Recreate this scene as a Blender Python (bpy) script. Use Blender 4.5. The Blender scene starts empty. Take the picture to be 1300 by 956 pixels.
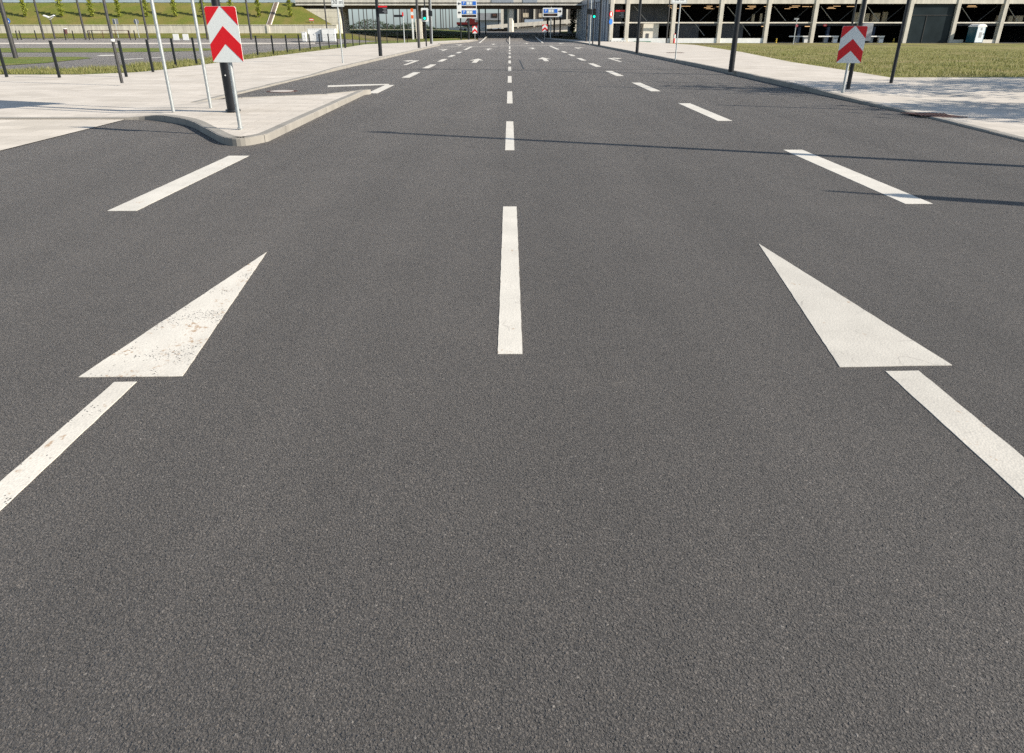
import bpy, bmesh, math, random
from mathutils import Vector, Matrix
from mathutils.geometry import delaunay_2d_cdt
random.seed(7)
R = math.radians
scene = bpy.context.scene
COL = scene.collection

# ------------------------------------------------------------------ measuring the photograph (1300 px wide)
H, F, CX, CY, HZ = 1.5, 867.0, 650.0, 433.0, 36.4
TH = math.atan((CY - HZ) / F)
YAW = math.atan(3 / (F / math.cos(TH)))

def ray(px, py):
    x = (px - CX) / F; y = -(py - CY) / F
    X = x; Y = math.cos(TH) + y * math.sin(TH); Z = -math.sin(TH) + y * math.cos(TH)
    c, s = math.cos(YAW), math.sin(YAW)
    return X * c + Y * s, -X * s + Y * c, Z

def G(px, py, z=0.0):                       # ground point seen at a pixel
    r = ray(px, py); t = (z - H) / r[2]
    return Vector((r[0] * t, r[1] * t, z))

def A(px, py, D):                           # point seen at a pixel, D metres ahead
    r = ray(px, py); t = D / r[1]
    return Vector((r[0] * t, D, H + r[2] * t))

# ------------------------------------------------------------------ materials
def nodes(m):
    m.use_nodes = True
    return m.node_tree.nodes, m.node_tree.links, m.node_tree.nodes['Principled BSDF']

def lin(c):
    return tuple(c) + (1.0,)

def mat(name, col, rough=0.6, metal=0.0, var=0.15, scale=6.0, bump=0.0, bscale=40.0, spec=0.5, emit=None, estr=0.0, stretch=(1, 1, 1)):
    m = bpy.data.materials.new(name); N, L, b = nodes(m)
    tc = N.new('ShaderNodeNewGeometry')
    mp = N.new('ShaderNodeMapping'); mp.inputs['Scale'].default_value = stretch
    L.new(tc.outputs['Position'], mp.inputs['Vector'])
    nz = N.new('ShaderNodeTexNoise'); nz.inputs['Scale'].default_value = scale; nz.inputs['Detail'].default_value = 5
    L.new(mp.outputs[0], nz.inputs['Vector'])
    rp = N.new('ShaderNodeValToRGB')
    rp.color_ramp.elements[0].position = 0.3; rp.color_ramp.elements[1].position = 0.7
    rp.color_ramp.elements[0].color = lin([c * (1 - var) for c in col]); rp.color_ramp.elements[1].color = lin([min(1, c * (1 + var)) for c in col])
    L.new(nz.outputs['Fac'], rp.inputs['Fac']); L.new(rp.outputs['Color'], b.inputs['Base Color'])
    b.inputs['Roughness'].default_value = rough; b.inputs['Metallic'].default_value = metal
    b.inputs['Specular IOR Level'].default_value = spec
    if bump:
        n2 = N.new('ShaderNodeTexNoise'); n2.inputs['Scale'].default_value = bscale; n2.inputs['Detail'].default_value = 4
        L.new(mp.outputs[0], n2.inputs['Vector'])
        bp = N.new('ShaderNodeBump'); bp.inputs['Strength'].default_value = bump; bp.inputs['Distance'].default_value = 0.02
        L.new(n2.outputs['Fac'], bp.inputs['Height']); L.new(bp.outputs['Normal'], b.inputs['Normal'])
    if emit:
        b.inputs['Emission Color'].default_value = lin(emit); b.inputs['Emission Strength'].default_value = estr
    return m

def mix(N, L, a, b, fac, mode='MIX'):
    x = N.new('ShaderNodeMix'); x.data_type = 'RGBA'; x.blend_type = mode
    for i, v in ((6, a), (7, b)):
        if isinstance(v, tuple): x.inputs[i].default_value = v
        else: L.new(v, x.inputs[i])
    if isinstance(fac, float): x.inputs[0].default_value = fac
    else: L.new(fac, x.inputs[0])
    return x.outputs[2]

def ramp(N, L, src, stops):
    r = N.new('ShaderNodeValToRGB'); cr = r.color_ramp
    while len(cr.elements) < len(stops): cr.elements.new(0.5)
    for e, (p, c) in zip(cr.elements, stops):
        e.position = p; e.color = lin(c) if isinstance(c, (tuple, list)) else (c, c, c, 1)
    L.new(src, r.inputs['Fac']); return r.outputs['Color']

def noise(N, L, vec, scale, detail=4, rough=0.55):
    n = N.new('ShaderNodeTexNoise'); n.inputs['Scale'].default_value = scale; n.inputs['Detail'].default_value = detail
    n.inputs['Roughness'].default_value = rough
    L.new(vec, n.inputs['Vector']); return n.outputs['Fac']

def pos(N, L, scale=(1, 1, 1)):
    g = N.new('ShaderNodeNewGeometry'); mp = N.new('ShaderNodeMapping'); mp.inputs['Scale'].default_value = scale
    L.new(g.outputs['Position'], mp.inputs['Vector']); return mp.outputs[0]

def voro(N, L, vec, scale, feat='F1'):
    v = N.new('ShaderNodeTexVoronoi'); v.inputs['Scale'].default_value = scale; v.feature = feat
    L.new(vec, v.inputs['Vector']); return v

def mathn(N, L, op, a, b=None, c=None):
    m = N.new('ShaderNodeMath'); m.operation = op
    for i, v in enumerate((a, b, c)):
        if v is None: continue
        if isinstance(v, (int, float)): m.inputs[i].default_value = v
        else: L.new(v, m.inputs[i])
    return m.outputs[0]

def asphalt_mat(name, k=1.0, warm=1.0):
    m = bpy.data.materials.new(name); N, L, b = nodes(m)
    p = pos(N, L)
    nw = N.new('ShaderNodeTexNoise'); nw.inputs['Scale'].default_value = 95; nw.inputs['Detail'].default_value = 3
    L.new(p, nw.inputs['Vector'])
    add = N.new('ShaderNodeVectorMath'); add.operation = 'MULTIPLY_ADD'
    L.new(nw.outputs['Color'], add.inputs[0]); add.inputs[1].default_value = (0.014, 0.014, 0.014); L.new(p, add.inputs[2])
    wp = add.outputs[0]
    def cells(vec, sc):
        v = voro(N, L, vec, sc); q = N.new('ShaderNodeSeparateColor'); L.new(v.outputs['Color'], q.inputs[0]); return v.outputs['Distance'], q
    d1, r1 = cells(wp, 135); d2, r2 = cells(wp, 300); d3, r3 = cells(wp, 78)
    c = 0.075 * k
    # crushed stones of three sizes, each stone with its own grey
    s1 = ramp(N, L, r1.outputs[0], [(0.0, (c * .28, c * .27, c * .27)), (0.30, (c * .62, c * .58, c * .55)), (0.6, (c * 1.03, c * .96, c * .91)), (0.88, (c * 1.55 * warm, c * 1.38, c * 1.26)), (0.99, (c * 2.1, c * 1.8, c * 1.55)), (1.0, (c * 4.2, c * 3.9, c * 3.6))])
    s2 = ramp(N, L, r2.outputs[1], [(0.0, (c * .3, c * .3, c * .3)), (0.5, (c * .95, c * .88, c * .83)), (1.0, (c * 1.75, c * 1.5, c * 1.32))])
    s3 = ramp(N, L, r3.outputs[2], [(0.0, (c * .55, c * .54, c * .54)), (0.6, (c * 1.1, c * 1.0, c * .93)), (1.0, (c * 1.9, c * 1.68, c * 1.5))])
    col = mix(N, L, s1, s2, 0.42)
    big_on = ramp(N, L, r3.outputs[0], [(0.72, 0.0), (0.74, 1.0)])
    big_in = ramp(N, L, d3, [(0.36, 1.0), (0.5, 0.0)])
    col = mix(N, L, col, s3, mathn(N, L, 'MULTIPLY', mathn(N, L, 'MULTIPLY', big_on, big_in), .75))
    # pores of black bitumen between the stones, pit shadows painted into their colour
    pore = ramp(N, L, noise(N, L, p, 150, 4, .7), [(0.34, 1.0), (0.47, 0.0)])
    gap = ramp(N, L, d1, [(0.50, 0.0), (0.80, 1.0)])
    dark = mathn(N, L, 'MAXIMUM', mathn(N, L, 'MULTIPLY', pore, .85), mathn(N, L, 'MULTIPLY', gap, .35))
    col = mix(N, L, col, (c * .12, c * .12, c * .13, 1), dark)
    # broad patches, long wheel tracks, drips of oil and pale worn blotches
    col = mix(N, L, col, ramp(N, L, noise(N, L, p, 0.5, 6, 0.62), [(0.3, .80), (0.7, 1.14)]), 1.0, 'MULTIPLY')
    ps = pos(N, L, (1.25, 0.025, 1))
    col = mix(N, L, col, ramp(N, L, noise(N, L, ps, 1.0, 3), [(0.32, .76), (0.68, 1.18)]), 1.0, 'MULTIPLY')
    col = mix(N, L, col, (c * 1.7, c * 1.48, c * 1.28, 1), mathn(N, L, 'MULTIPLY', ramp(N, L, noise(N, L, p, 2.0, 6, 0.68), [(0.56, 0.0), (0.80, 1.0)]), .30))
    oil = voro(N, L, p, .75)
    osz = N.new('ShaderNodeSeparateColor'); L.new(oil.outputs['Color'], osz.inputs[0])
    spot = mathn(N, L, 'LESS_THAN', oil.outputs['Distance'], mathn(N, L, 'MULTIPLY', osz.outputs[1], .05))
    col = mix(N, L, col, (c * .42, c * .40, c * .40, 1), mathn(N, L, 'MULTIPLY', spot, .55))
    L.new(col, b.inputs['Base Color'])
    b.inputs['Roughness'].default_value = 0.8; b.inputs['Specular IOR Level'].default_value = 0.35
    b.inputs['Sheen Weight'].default_value = .23; b.inputs['Sheen Roughness'].default_value = .55; b.inputs['Sheen Tint'].default_value = (.9, .84, .8, 1)
    dome1 = mathn(N, L, 'MULTIPLY_ADD', d1, -1.25, 1.0)
    dome2 = mathn(N, L, 'MULTIPLY_ADD', d2, -1.25, 1.0)
    h = mathn(N, L, 'MULTIPLY', mathn(N, L, 'MULTIPLY_ADD', r1.outputs[2], .9, .35), dome1)
    h = mathn(N, L, 'MULTIPLY_ADD', mathn(N, L, 'MULTIPLY', r2.outputs[2], dome2), .45, h)
    h = mathn(N, L, 'MULTIPLY_ADD', pore, -.95, h)
    bp = N.new('ShaderNodeBump'); bp.inputs['Strength'].default_value = 1.0; bp.inputs['Distance'].default_value = 0.0095
    L.new(h, bp.inputs['Height']); L.new(bp.outputs['Normal'], b.inputs['Normal'])
    return m

def paint_mat(name, wear, stain, base=(.60, .585, .55), crack=.5):
    m = bpy.data.materials.new(name); N, L, b = nodes(m)
    p = pos(N, L)
    v = voro(N, L, p, 165); v3 = voro(N, L, p, 105)
    big = noise(N, L, p, 3.0, 5)
    base_c = ramp(N, L, big, [(0.3, tuple(c * .84 for c in base)), (0.7, base)])
    fine = ramp(N, L, noise(N, L, p, 90, 3), [(0.3, .88), (0.7, 1.06)])
    col = mix(N, L, base_c, fine, 1.0, 'MULTIPLY')
    # brown stains in a few clumps
    s = noise(N, L, p, 5.0, 3); s2 = noise(N, L, p, 38, 4)
    sm = N.new('ShaderNodeMath'); sm.operation = 'MULTIPLY'; L.new(s, sm.inputs[0]); L.new(s2, sm.inputs[1])
    sc = ramp(N, L, sm.outputs[0], [(0.36 - stain, 0.0), (0.44 - stain, 0.75)])
    col = mix(N, L, col, (.33, .2, .1, 1), sc)
    # worn specks where the black stone shows
    sep = N.new('ShaderNodeSeparateColor'); L.new(v.outputs['Color'], sep.inputs[0])
    wm = N.new('ShaderNodeMath'); wm.operation = 'MULTIPLY_ADD'; L.new(noise(N, L, p, 4.0, 3), wm.inputs[0]); wm.inputs[1].default_value = .8
    L.new(sep.outputs[0], wm.inputs[2])
    wc = ramp(N, L, wm.outputs[0], [(0.0, 0.0), (1.0, 1.0)])
    gt = N.new('ShaderNodeMath'); gt.operation = 'GREATER_THAN'; L.new(wm.outputs[0], gt.inputs[0]); gt.inputs[1].default_value = wear
    col = mix(N, L, col, (.085, .08, .075, 1), gt.outputs[0])
    # tyre grime along the lane, and hairline cracks
    pt = pos(N, L, (9, .6, 1))
    gr = ramp(N, L, noise(N, L, pt, 1.0, 4), [(0.52, 0.0), (0.78, .10)])
    col = mix(N, L, col, (.20, .18, .16, 1), gr)
    nd = N.new('ShaderNodeTexNoise'); nd.inputs['Scale'].default_value = 9; L.new(p, nd.inputs['Vector'])
    va = N.new('ShaderNodeVectorMath'); va.operation = 'MULTIPLY_ADD'; L.new(nd.outputs['Color'], va.inputs[0]); va.inputs[1].default_value = (.12, .12, .12); L.new(p, va.inputs[2])
    ed = voro(N, L, va.outputs[0], 3.2, 'DISTANCE_TO_EDGE')
    cr = ramp(N, L, ed.outputs['Distance'], [(0.006, 1.0), (0.016, 0.0)])
    cm = ramp(N, L, noise(N, L, p, 4.5, 3), [(0.50, 0.0), (0.62, crack)])
    col = mix(N, L, col, (.16, .14, .125, 1), mathn(N, L, 'MULTIPLY', cr, cm))
    L.new(col, b.inputs['Base Color']); b.inputs['Roughness'].default_value = .7
    bp = N.new('ShaderNodeBump'); bp.inputs['Strength'].default_value = .25; bp.inputs['Distance'].default_value = .003
    L.new(v3.outputs['Distance'], bp.inputs['Height']); L.new(bp.outputs['Normal'], b.inputs['Normal'])
    return m

def paving_mat(name, base=(.56, .51, .45), row=0.3):
    m = bpy.data.materials.new(name); N, L, b = nodes(m)
    p = pos(N, L)
    br = N.new('ShaderNodeTexBrick'); br.inputs['Scale'].default_value = 1.0
    br.inputs['Brick Width'].default_value = row * 2; br.inputs['Row Height'].default_value = row
    br.inputs['Mortar Size'].default_value = 0.006; br.inputs['Mortar Smooth'].default_value = .2
    br.inputs['Color1'].default_value = lin([c * .91 for c in base]); br.inputs['Color2'].default_value = lin([c * 1.06 for c in base])
    br.inputs['Mortar'].default_value = lin([c * .62 for c in base])
    L.new(p, br.inputs['Vector'])
    dirt = ramp(N, L, noise(N, L, p, .7, 6, .62), [(0.3, (.84, .82, .79)), (0.65, (1.04, 1.03, 1.02))])
    col = mix(N, L, br.outputs['Color'], dirt, 1.0, 'MULTIPLY')
    fine = ramp(N, L, noise(N, L, p, 45, 3), [(0.3, .9), (0.7, 1.07)])
    col = mix(N, L, col, fine, 1.0, 'MULTIPLY')
    spots = ramp(N, L, noise(N, L, p, 6, 3), [(0.72, 0.0), (0.78, .45)])
    col = mix(N, L, col, (.25, .21, .17, 1), spots)
    L.new(col, b.inputs['Base Color']); b.inputs['Roughness'].default_value = .85
    return m

def concrete_mat(name, base, panel=None, streak=.2):
    m = bpy.data.materials.new(name); N, L, b = nodes(m)
    p = pos(N, L)
    col = ramp(N, L, noise(N, L, p, 1.3, 6, .6), [(0.3, tuple(c * .86 for c in base)), (0.7, tuple(min(1, c * 1.08) for c in base))])
    ps = pos(N, L, (3, 3, .12))
    sk = ramp(N, L, noise(N, L, ps, 1.0, 4), [(0.35, 1 - streak), (0.65, 1.04)])
    col = mix(N, L, col, sk, 1.0, 'MULTIPLY')
    if panel:
        sw = N.new('ShaderNodeMapping'); sw.inputs['Rotation'].default_value = (R(90), 0, 0); L.new(p, sw.inputs['Vector'])
        br = N.new('ShaderNodeTexBrick'); br.offset = panel[2]
        br.inputs['Scale'].default_value = 1; br.inputs['Brick Width'].default_value = panel[0]; br.inputs['Row Height'].default_value = panel[1]
        br.inputs['Mortar Size'].default_value = .02
        br.inputs['Color1'].default_value = (1, 1, 1, 1); br.inputs['Color2'].default_value = (.9, .9, .9, 1); br.inputs['Mortar'].default_value = (.55, .55, .55, 1)
        L.new(sw.outputs[0], br.inputs['Vector'])
        col = mix(N, L, col, br.outputs['Color'], 1.0, 'MULTIPLY')
    L.new(col, b.inputs['Base Color']); b.inputs['Roughness'].default_value = .85
    return m

def grass_mat(name, a, b_, dry, scale=1.0):
    m = bpy.data.materials.new(name); N, L, b = nodes(m)
    p = pos(N, L)
    c1 = ramp(N, L, noise(N, L, p, 9 * scale, 6, .7), [(0.35, a), (0.62, b_)])
    d = ramp(N, L, noise(N, L, p, .45 * scale, 6, .68), [(0.42, 0.0), (0.66, .85)])
    col = mix(N, L, c1, lin(dry), d)
    sp = ramp(N, L, noise(N, L, p, 35, 2), [(0.3, .65), (0.7, 1.2)])
    col = mix(N, L, col, sp, 1.0, 'MULTIPLY')
    L.new(col, b.inputs['Base Color']); b.inputs['Roughness'].default_value = .9; b.inputs['Specular IOR Level'].default_value = .1
    bp = N.new('ShaderNodeBump'); bp.inputs['Strength'].default_value = .8; bp.inputs['Distance'].default_value = .05
    L.new(noise(N, L, p, 22, 4), bp.inputs['Height']); L.new(bp.outputs['Normal'], b.inputs['Normal'])
    return m

def leaf_mat(name, c1, c2, tr=.25):
    m = bpy.data.materials.new(name); N, L, b = nodes(m)
    g = N.new('ShaderNodeNewGeometry')
    col = ramp(N, L, g.outputs['Random Per Island'], [(0.0, c1), (1.0, c2)])
    L.new(col, b.inputs['Base Color']); b.inputs['Roughness'].default_value = .6
    t = N.new('ShaderNodeBsdfTranslucent'); L.new(col, t.inputs['Color'])
    mx = N.new('ShaderNodeMixShader'); mx.inputs[0].default_value = tr
    L.new(b.outputs[0], mx.inputs[1]); L.new(t.outputs[0], mx.inputs[2])
    L.new(mx.outputs[0], N['Material Output'].inputs['Surface'])
    return m

M = {}
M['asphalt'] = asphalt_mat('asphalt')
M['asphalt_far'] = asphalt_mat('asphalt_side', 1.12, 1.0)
M['paint_clean'] = paint_mat('road_paint', 1.60, -.03, (.56, .525, .465), .4)
M['paint_worn'] = paint_mat('road_paint_worn', 1.40, .03, (.68, .635, .56), .0)
M['paint_dash'] = paint_mat('road_paint_dash', 1.52, -.01, (.66, .62, .55), .2)
M['paving'] = paving_mat('pale_paving')
M['apron'] = paving_mat('apron_paving', (.57, .52, .455), .4)
M['kerb'] = concrete_mat('kerb_stone', (.27, .25, .22), None, .1)
M['grass'] = grass_mat('verge_grass', (.08, .125, .025), (.16, .21, .045), (.25, .21, .09))
M['lawn'] = grass_mat('lawn_grass', (.15, .16, .04), (.25, .24, .08), (.31, .245, .125), .8)
M['slope'] = grass_mat('embankment_grass', (.10, .125, .022), (.175, .185, .04), (.22, .175, .06), .7)
M['ground'] = grass_mat('far_ground', (.10, .10, .04), (.16, .14, .06), (.24, .2, .12), .2)
M['concrete'] = concrete_mat('pale_concrete', (.62, .58, .50))
M['wall_panel'] = concrete_mat('wall_concrete', (.66, .61, .52), (1.05, 4.0, 0.0), .2)
M['block'] = concrete_mat('block_concrete', (.62, .58, .49), (2.4, .75, .5), .15)
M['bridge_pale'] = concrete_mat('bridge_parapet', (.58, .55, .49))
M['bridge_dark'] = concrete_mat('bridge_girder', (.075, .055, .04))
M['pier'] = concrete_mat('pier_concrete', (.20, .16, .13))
M['galv'] = mat('galvanised_steel', (.42, .44, .44), .45, .6, .12, 20)
M['dark_post'] = mat('charcoal_steel', (.013, .014, .017), .38, .3, .2, 8)
M['grey_post'] = mat('grey_steel', (.050, .048, .048), .45, .3, .2, 8)
M['black'] = mat('black_steel', (.010, .012, .014), .45, .1, .2, 8)
M['sign_white'] = mat('sign_white', (.70, .72, .70), .32, 0, .04, 30)
M['sign_red'] = mat('sign_red', (.62, .006, .012), .32, 0, .05, 30)
M['sign_back'] = mat('sign_back', (.25, .26, .27), .5, .3, .08, 10)
M['blue'] = mat('sign_blue', (.02, .14, .55), .4, 0, .05, 20)
M['blue_pale'] = mat('sign_pale_blue', (.26, .31, .38), .4, 0, .05, 20)
M['white'] = mat('white_enamel', (.74, .74, .72), .45, 0, .06, 3)
M['offwhite'] = mat('cream_paint', (.68, .63, .54), .6, 0, .08, 2)
M['display'] = mat('dark_display', (.018, .012, .010), .3, 0, .3, 30)
M['led'] = mat('display_led', (.12, .05, .03), .5, 0, .1, 9, emit=(.9, .25, .05), estr=.03)
M['text'] = mat('black_lettering', (.02, .02, .022), .6, 0, .05, 9)
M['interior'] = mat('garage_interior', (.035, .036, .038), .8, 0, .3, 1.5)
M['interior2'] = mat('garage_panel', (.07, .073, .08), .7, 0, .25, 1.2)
M['rod'] = mat('bracing_rod', (.35, .35, .34), .5, .4, .1, 9)
M['lamp_warm'] = mat('lit_tube', (.8, .6, .4), .5, 0, .02, 9, emit=(1.0, .62, .30), estr=.65)
M['clad_dark'] = mat('dark_cladding', (.05, .053, .06), .5, .3, .15, 1.2, stretch=(1, 6, .3))
M['clad_blue'] = mat('blue_grey_cladding', (.34, .37, .42), .45, .3, .12, 1.2, stretch=(1, 6, .3))
M['louvre'] = mat('dark_facade', (.065, .055, .047), .6, 0, .25, 1.5, stretch=(5, 1, .2))
M['glass'] = mat('dark_glass', (.02, .028, .032), .3, 0, .2, .8, spec=.12)
M['barrier_glass'] = mat('noise_barrier_panel', (.16, .19, .24), .3, 0, .2, .6)
M['rail'] = mat('guard_rail', (.50, .58, .62), .4, .4, .1, 3)
M['teal'] = mat('teal_plastic', (.006, .075, .115), .4, 0, .1, 3)
M['orange'] = mat('orange_paint', (.75, .13, .02), .45, 0, .08, 8)
M['red_paint'] = mat('red_paint', (.50, .035, .02), .45, 0, .12, 4)
M['rust'] = mat('rusted_iron', (.085, .038, .028), .8, .2, .35, 18, bump=.5, bscale=60)
M['manhole'] = mat('pale_manhole_concrete', (.45, .40, .36), .8, 0, .1, 12)
M['green_lamp'] = mat('green_signal_lamp', (0, .5, .35), .4, 0, .02, 9, emit=(.0, .95, .55), estr=1.3)
M['dead_lamp'] = mat('unlit_signal_lens', (.05, .012, .012), .25, 0, .05, 9)
M['yellow'] = mat('yellow_paint', (.70, .48, .03), .5, 0, .06, 9)
M['bark'] = mat('bark', (.10, .08, .055), .9, 0, .3, 14, bump=.6, bscale=50)
M['poplar'] = leaf_mat('poplar_leaves', (.14, .18, .012), (.30, .32, .035))
M['linden'] = leaf_mat('street_tree_leaves', (.035, .07, .012), (.09, .13, .025))
M['dark_leaf'] = leaf_mat('dark_leaves', (.014, .030, .010), (.035, .055, .018))
M['blade'] = leaf_mat('grass_blades', (.11, .135, .025), (.32, .285, .11), .3)
M['box'] = mat('pale_cardboard', (.50, .43, .33), .75, 0, .1, 3)
M['cargo'] = mat('grey_house_render', (.20, .21, .23), .7, 0, .15, .8)
M['sand'] = mat('pale_sand', (.48, .40, .31), .9, 0, .15, .05)
M['seam'] = mat('bitumen_seam', (.03, .029, .028), .6, 0, .3, 8)

# ------------------------------------------------------------------ mesh helpers
def tag(o, label=None, cat=None, group=None, kind=None):
    if label: o['label'] = label
    if cat: o['category'] = cat
    if group: o['group'] = group
    if kind: o['kind'] = kind
    return o

def empty(name, loc, label, cat, group=None, rz=0.0):
    o = bpy.data.objects.new(name, None); COL.objects.link(o)
    o.location = loc; o.rotation_euler.z = rz; o.empty_display_size = .2
    return tag(o, label, cat, group)

class MB:
    def __init__(s): s.v = []; s.f = []; s.mi = []; s.sm = []
    def add(s, vs, fs, mi=0, sm=False):
        n = len(s.v); s.v += [tuple(v) for v in vs]
        for f in fs: s.f.append([i + n for i in f]); s.mi.append(mi); s.sm.append(sm)
        return s
    def box(s, c, d, rz=0.0, mi=0, rot=None):
        x, y, z = d[0] / 2, d[1] / 2, d[2] / 2
        vs = [Vector(p) for p in ((-x, -y, -z), (x, -y, -z), (x, y, -z), (-x, y, -z), (-x, -y, z), (x, -y, z), (x, y, z), (-x, y, z))]
        m = rot if rot else Matrix.Rotation(rz, 3, 'Z')
        vs = [m @ v + Vector(c) for v in vs]
        return s.add(vs, [(0, 3, 2, 1), (4, 5, 6, 7), (0, 1, 5, 4), (1, 2, 6, 5), (2, 3, 7, 6), (3, 0, 4, 7)], mi)
    def bb(s, x0, x1, y0, y1, z0, z1, mi=0):
        return s.box(((x0 + x1) / 2, (y0 + y1) / 2, (z0 + z1) / 2), (abs(x1 - x0), abs(y1 - y0), abs(z1 - z0)), 0, mi)
    def tube(s, p0, p1, r0, r1=None, n=12, mi=0, cap=True):
        r1 = r0 if r1 is None else r1
        p0, p1 = Vector(p0), Vector(p1); d = (p1 - p0).normalized()
        q = d.to_track_quat('Z', 'Y').to_matrix()
        vs = []
        for p, r in ((p0, r0), (p1, r1)):
            for k in range(n):
                a = 2 * math.pi * k / n; vs.append(p + q @ Vector((r * math.cos(a), r * math.sin(a), 0)))
        fs = [(k, (k + 1) % n, n + (k + 1) % n, n + k) for k in range(n)]
        s.add(vs, fs, mi, True)
        if cap: s.add(vs, [tuple(range(n - 1, -1, -1)), tuple(range(n, 2 * n))], mi)
        return s
    def prism(s, poly, z0, z1, mi=0):          # poly: list of (x, y), counter-clockwise seen from above
        n = len(poly)
        ar = sum(poly[i][0] * poly[(i + 1) % n][1] - poly[(i + 1) % n][0] * poly[i][1] for i in range(n))
        if ar < 0: poly = poly[::-1]
        vs = [(p[0], p[1], z0) for p in poly] + [(p[0], p[1], z1) for p in poly]
        fs = [tuple(range(n - 1, -1, -1)), tuple(range(n, 2 * n))] + [(i, (i + 1) % n, n + (i + 1) % n, n + i) for i in range(n)]
        return s.add(vs, fs, mi)
    def face_y(s, poly, y0, y1, mi=0):         # poly in (x, z), thickness from y0 (front) to y1
        n = len(poly)
        ar = sum(poly[i][0] * poly[(i + 1) % n][1] - poly[(i + 1) % n][0] * poly[i][1] for i in range(n))
        if ar < 0: poly = poly[::-1]
        vs = [(p[0], y0, p[1]) for p in poly] + [(p[0], y1, p[1]) for p in poly]
        fs = [tuple(range(n)), tuple(range(2 * n - 1, n - 1, -1))] + [(i, n + i, n + (i + 1) % n, (i + 1) % n) for i in range(n)]
        return s.add(vs, fs, mi)
    def build(s, name, m, parent=None, bevel=0.0):
        me = bpy.data.meshes.new(name); me.from_pydata(s.v, [], s.f)
        for x in (m if isinstance(m, (list, tuple)) else [m]): me.materials.append(x)
        me.polygons.foreach_set('material_index', s.mi); me.polygons.foreach_set('use_smooth', s.sm)
        me.update()
        o = bpy.data.objects.new(name, me); COL.objects.link(o)
        if parent: o.parent = parent
        if bevel:
            b = o.modifiers.new('bevel', 'BEVEL'); b.width = bevel; b.segments = 2; b.limit_method = 'ANGLE'
        return o

def rel(p, o): return Vector(p) - Vector(o)

def poly_text(body, size, m, parent, loc, name='lettering', rot=(R(90), 0, 0), align='CENTER'):
    cu = bpy.data.curves.new('lettering', 'FONT'); cu.body = body; cu.size = size; cu.align_x = align; cu.align_y = 'CENTER'; cu.extrude = .002
    t = bpy.data.objects.new('lettering_source', cu); COL.objects.link(t)
    dg = bpy.context.evaluated_depsgraph_get()
    me = bpy.data.meshes.new_from_object(t.evaluated_get(dg))
    bpy.data.objects.remove(t)
    me.materials.clear(); me.materials.append(m)
    o = bpy.data.objects.new(name, me); COL.objects.link(o); o.parent = parent; o.location = loc; o.rotation_euler = rot
    return o

def smooth(t):
    t = max(0.0, min(1.0, t)); return t * t * (3 - 2 * t)

def sheet(name, outline, zf, m, grid=None, label=None, cat=None, kind='structure', holes=None):
    """A ground sheet with the given outline, its height read from zf; grid = spacing of interior points."""
    if grid:
        o2 = []
        for i in range(len(outline)):
            a, b = Vector(outline[i][:2]), Vector(outline[(i + 1) % len(outline)][:2]); k = max(1, min(60, int((b - a).length / min(grid, 1.5))))
            o2 += [tuple(a.lerp(b, j / k)) for j in range(k)]
        outline = o2
    pts = [Vector((p[0], p[1])) for p in outline]; n = len(pts)
    edges = [(i, (i + 1) % n) for i in range(n)]
    if grid:
        xs = [p[0] for p in outline]; ys = [p[1] for p in outline]
        gx = min(xs) + grid
        while gx < max(xs):
            gy = min(ys) + grid
            while gy < max(ys):
                if inside(gx, gy, outline): pts.append(Vector((gx + .001 * random.random(), gy + .001 * random.random())))
                gy += grid
            gx += grid
    v, e, f, *_ = delaunay_2d_cdt(pts, edges, [list(range(n))], 1, 1e-5)
    vs = [(p.x, p.y, zf(p.x, p.y)) for p in v]
    mb = MB()
    fs = []
    for t in f:
        a, b, c = (v[i] for i in t[:3])
        fs.append(tuple(t) if (b - a).cross(c - a) > 0 else tuple(t[::-1]))
    mb.add(vs, fs)
    return tag(mb.build(name, m), label, cat, None, kind)

def inside(x, y, poly):
    r = False; n = len(poly)
    for i in range(n):
        x1, y1 = poly[i][0], poly[i][1]; x2, y2 = poly[(i + 1) % n][0], poly[(i + 1) % n][1]
        if (y1 > y) != (y2 > y) and x < (x2 - x1) * (y - y1) / (y2 - y1) + x1: r = not r
    return r

# ------------------------------------------------------------------ world, sun, camera
SUN_EL, SUN_AZ = R(28.5), R(-20)            # azimuth from +X towards +Y
w = bpy.data.worlds.new('World'); scene.world = w; w.use_nodes = True
WN, WL = w.node_tree.nodes, w.node_tree.links
sky = WN.new('ShaderNodeTexSky'); sky.sky_type = 'NISHITA'; sky.sun_disc = False
sky.sun_elevation = SUN_EL; sky.sun_rotation = R(110); sky.air_density = 1.0; sky.dust_density = .3; sky.ozone_density = 1.0
wtc = WN.new('ShaderNodeTexCoord'); wsp = WN.new('ShaderNodeSeparateXYZ'); WL.new(wtc.outputs['Generated'], wsp.inputs[0])
wr = WN.new('ShaderNodeValToRGB'); wr.color_ramp.elements[0].position = 0.0; wr.color_ramp.elements[1].position = .22
wr.color_ramp.elements[0].color = (.30, .40, .62, 1); wr.color_ramp.elements[1].color = (1.10, 1.0, .90, 1)
WL.new(wsp.outputs[2], wr.inputs['Fac'])
tint = WN.new('ShaderNodeMix'); tint.data_type = 'RGBA'; tint.blend_type = 'MULTIPLY'; tint.inputs[0].default_value = 1.0
WL.new(sky.outputs[0], tint.inputs[6]); WL.new(wr.outputs[0], tint.inputs[7]); WL.new(tint.outputs[2], WN['Background'].inputs['Color']); WN['Background'].inputs['Strength'].default_value = .10
sd = Vector((math.cos(SUN_AZ) * math.cos(SUN_EL), math.sin(SUN_AZ) * math.cos(SUN_EL), math.sin(SUN_EL)))
sl = bpy.data.lights.new('sun', 'SUN'); sl.energy = 4.6; sl.angle = R(.5); sl.color = (1.0, .925, .80)
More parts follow.
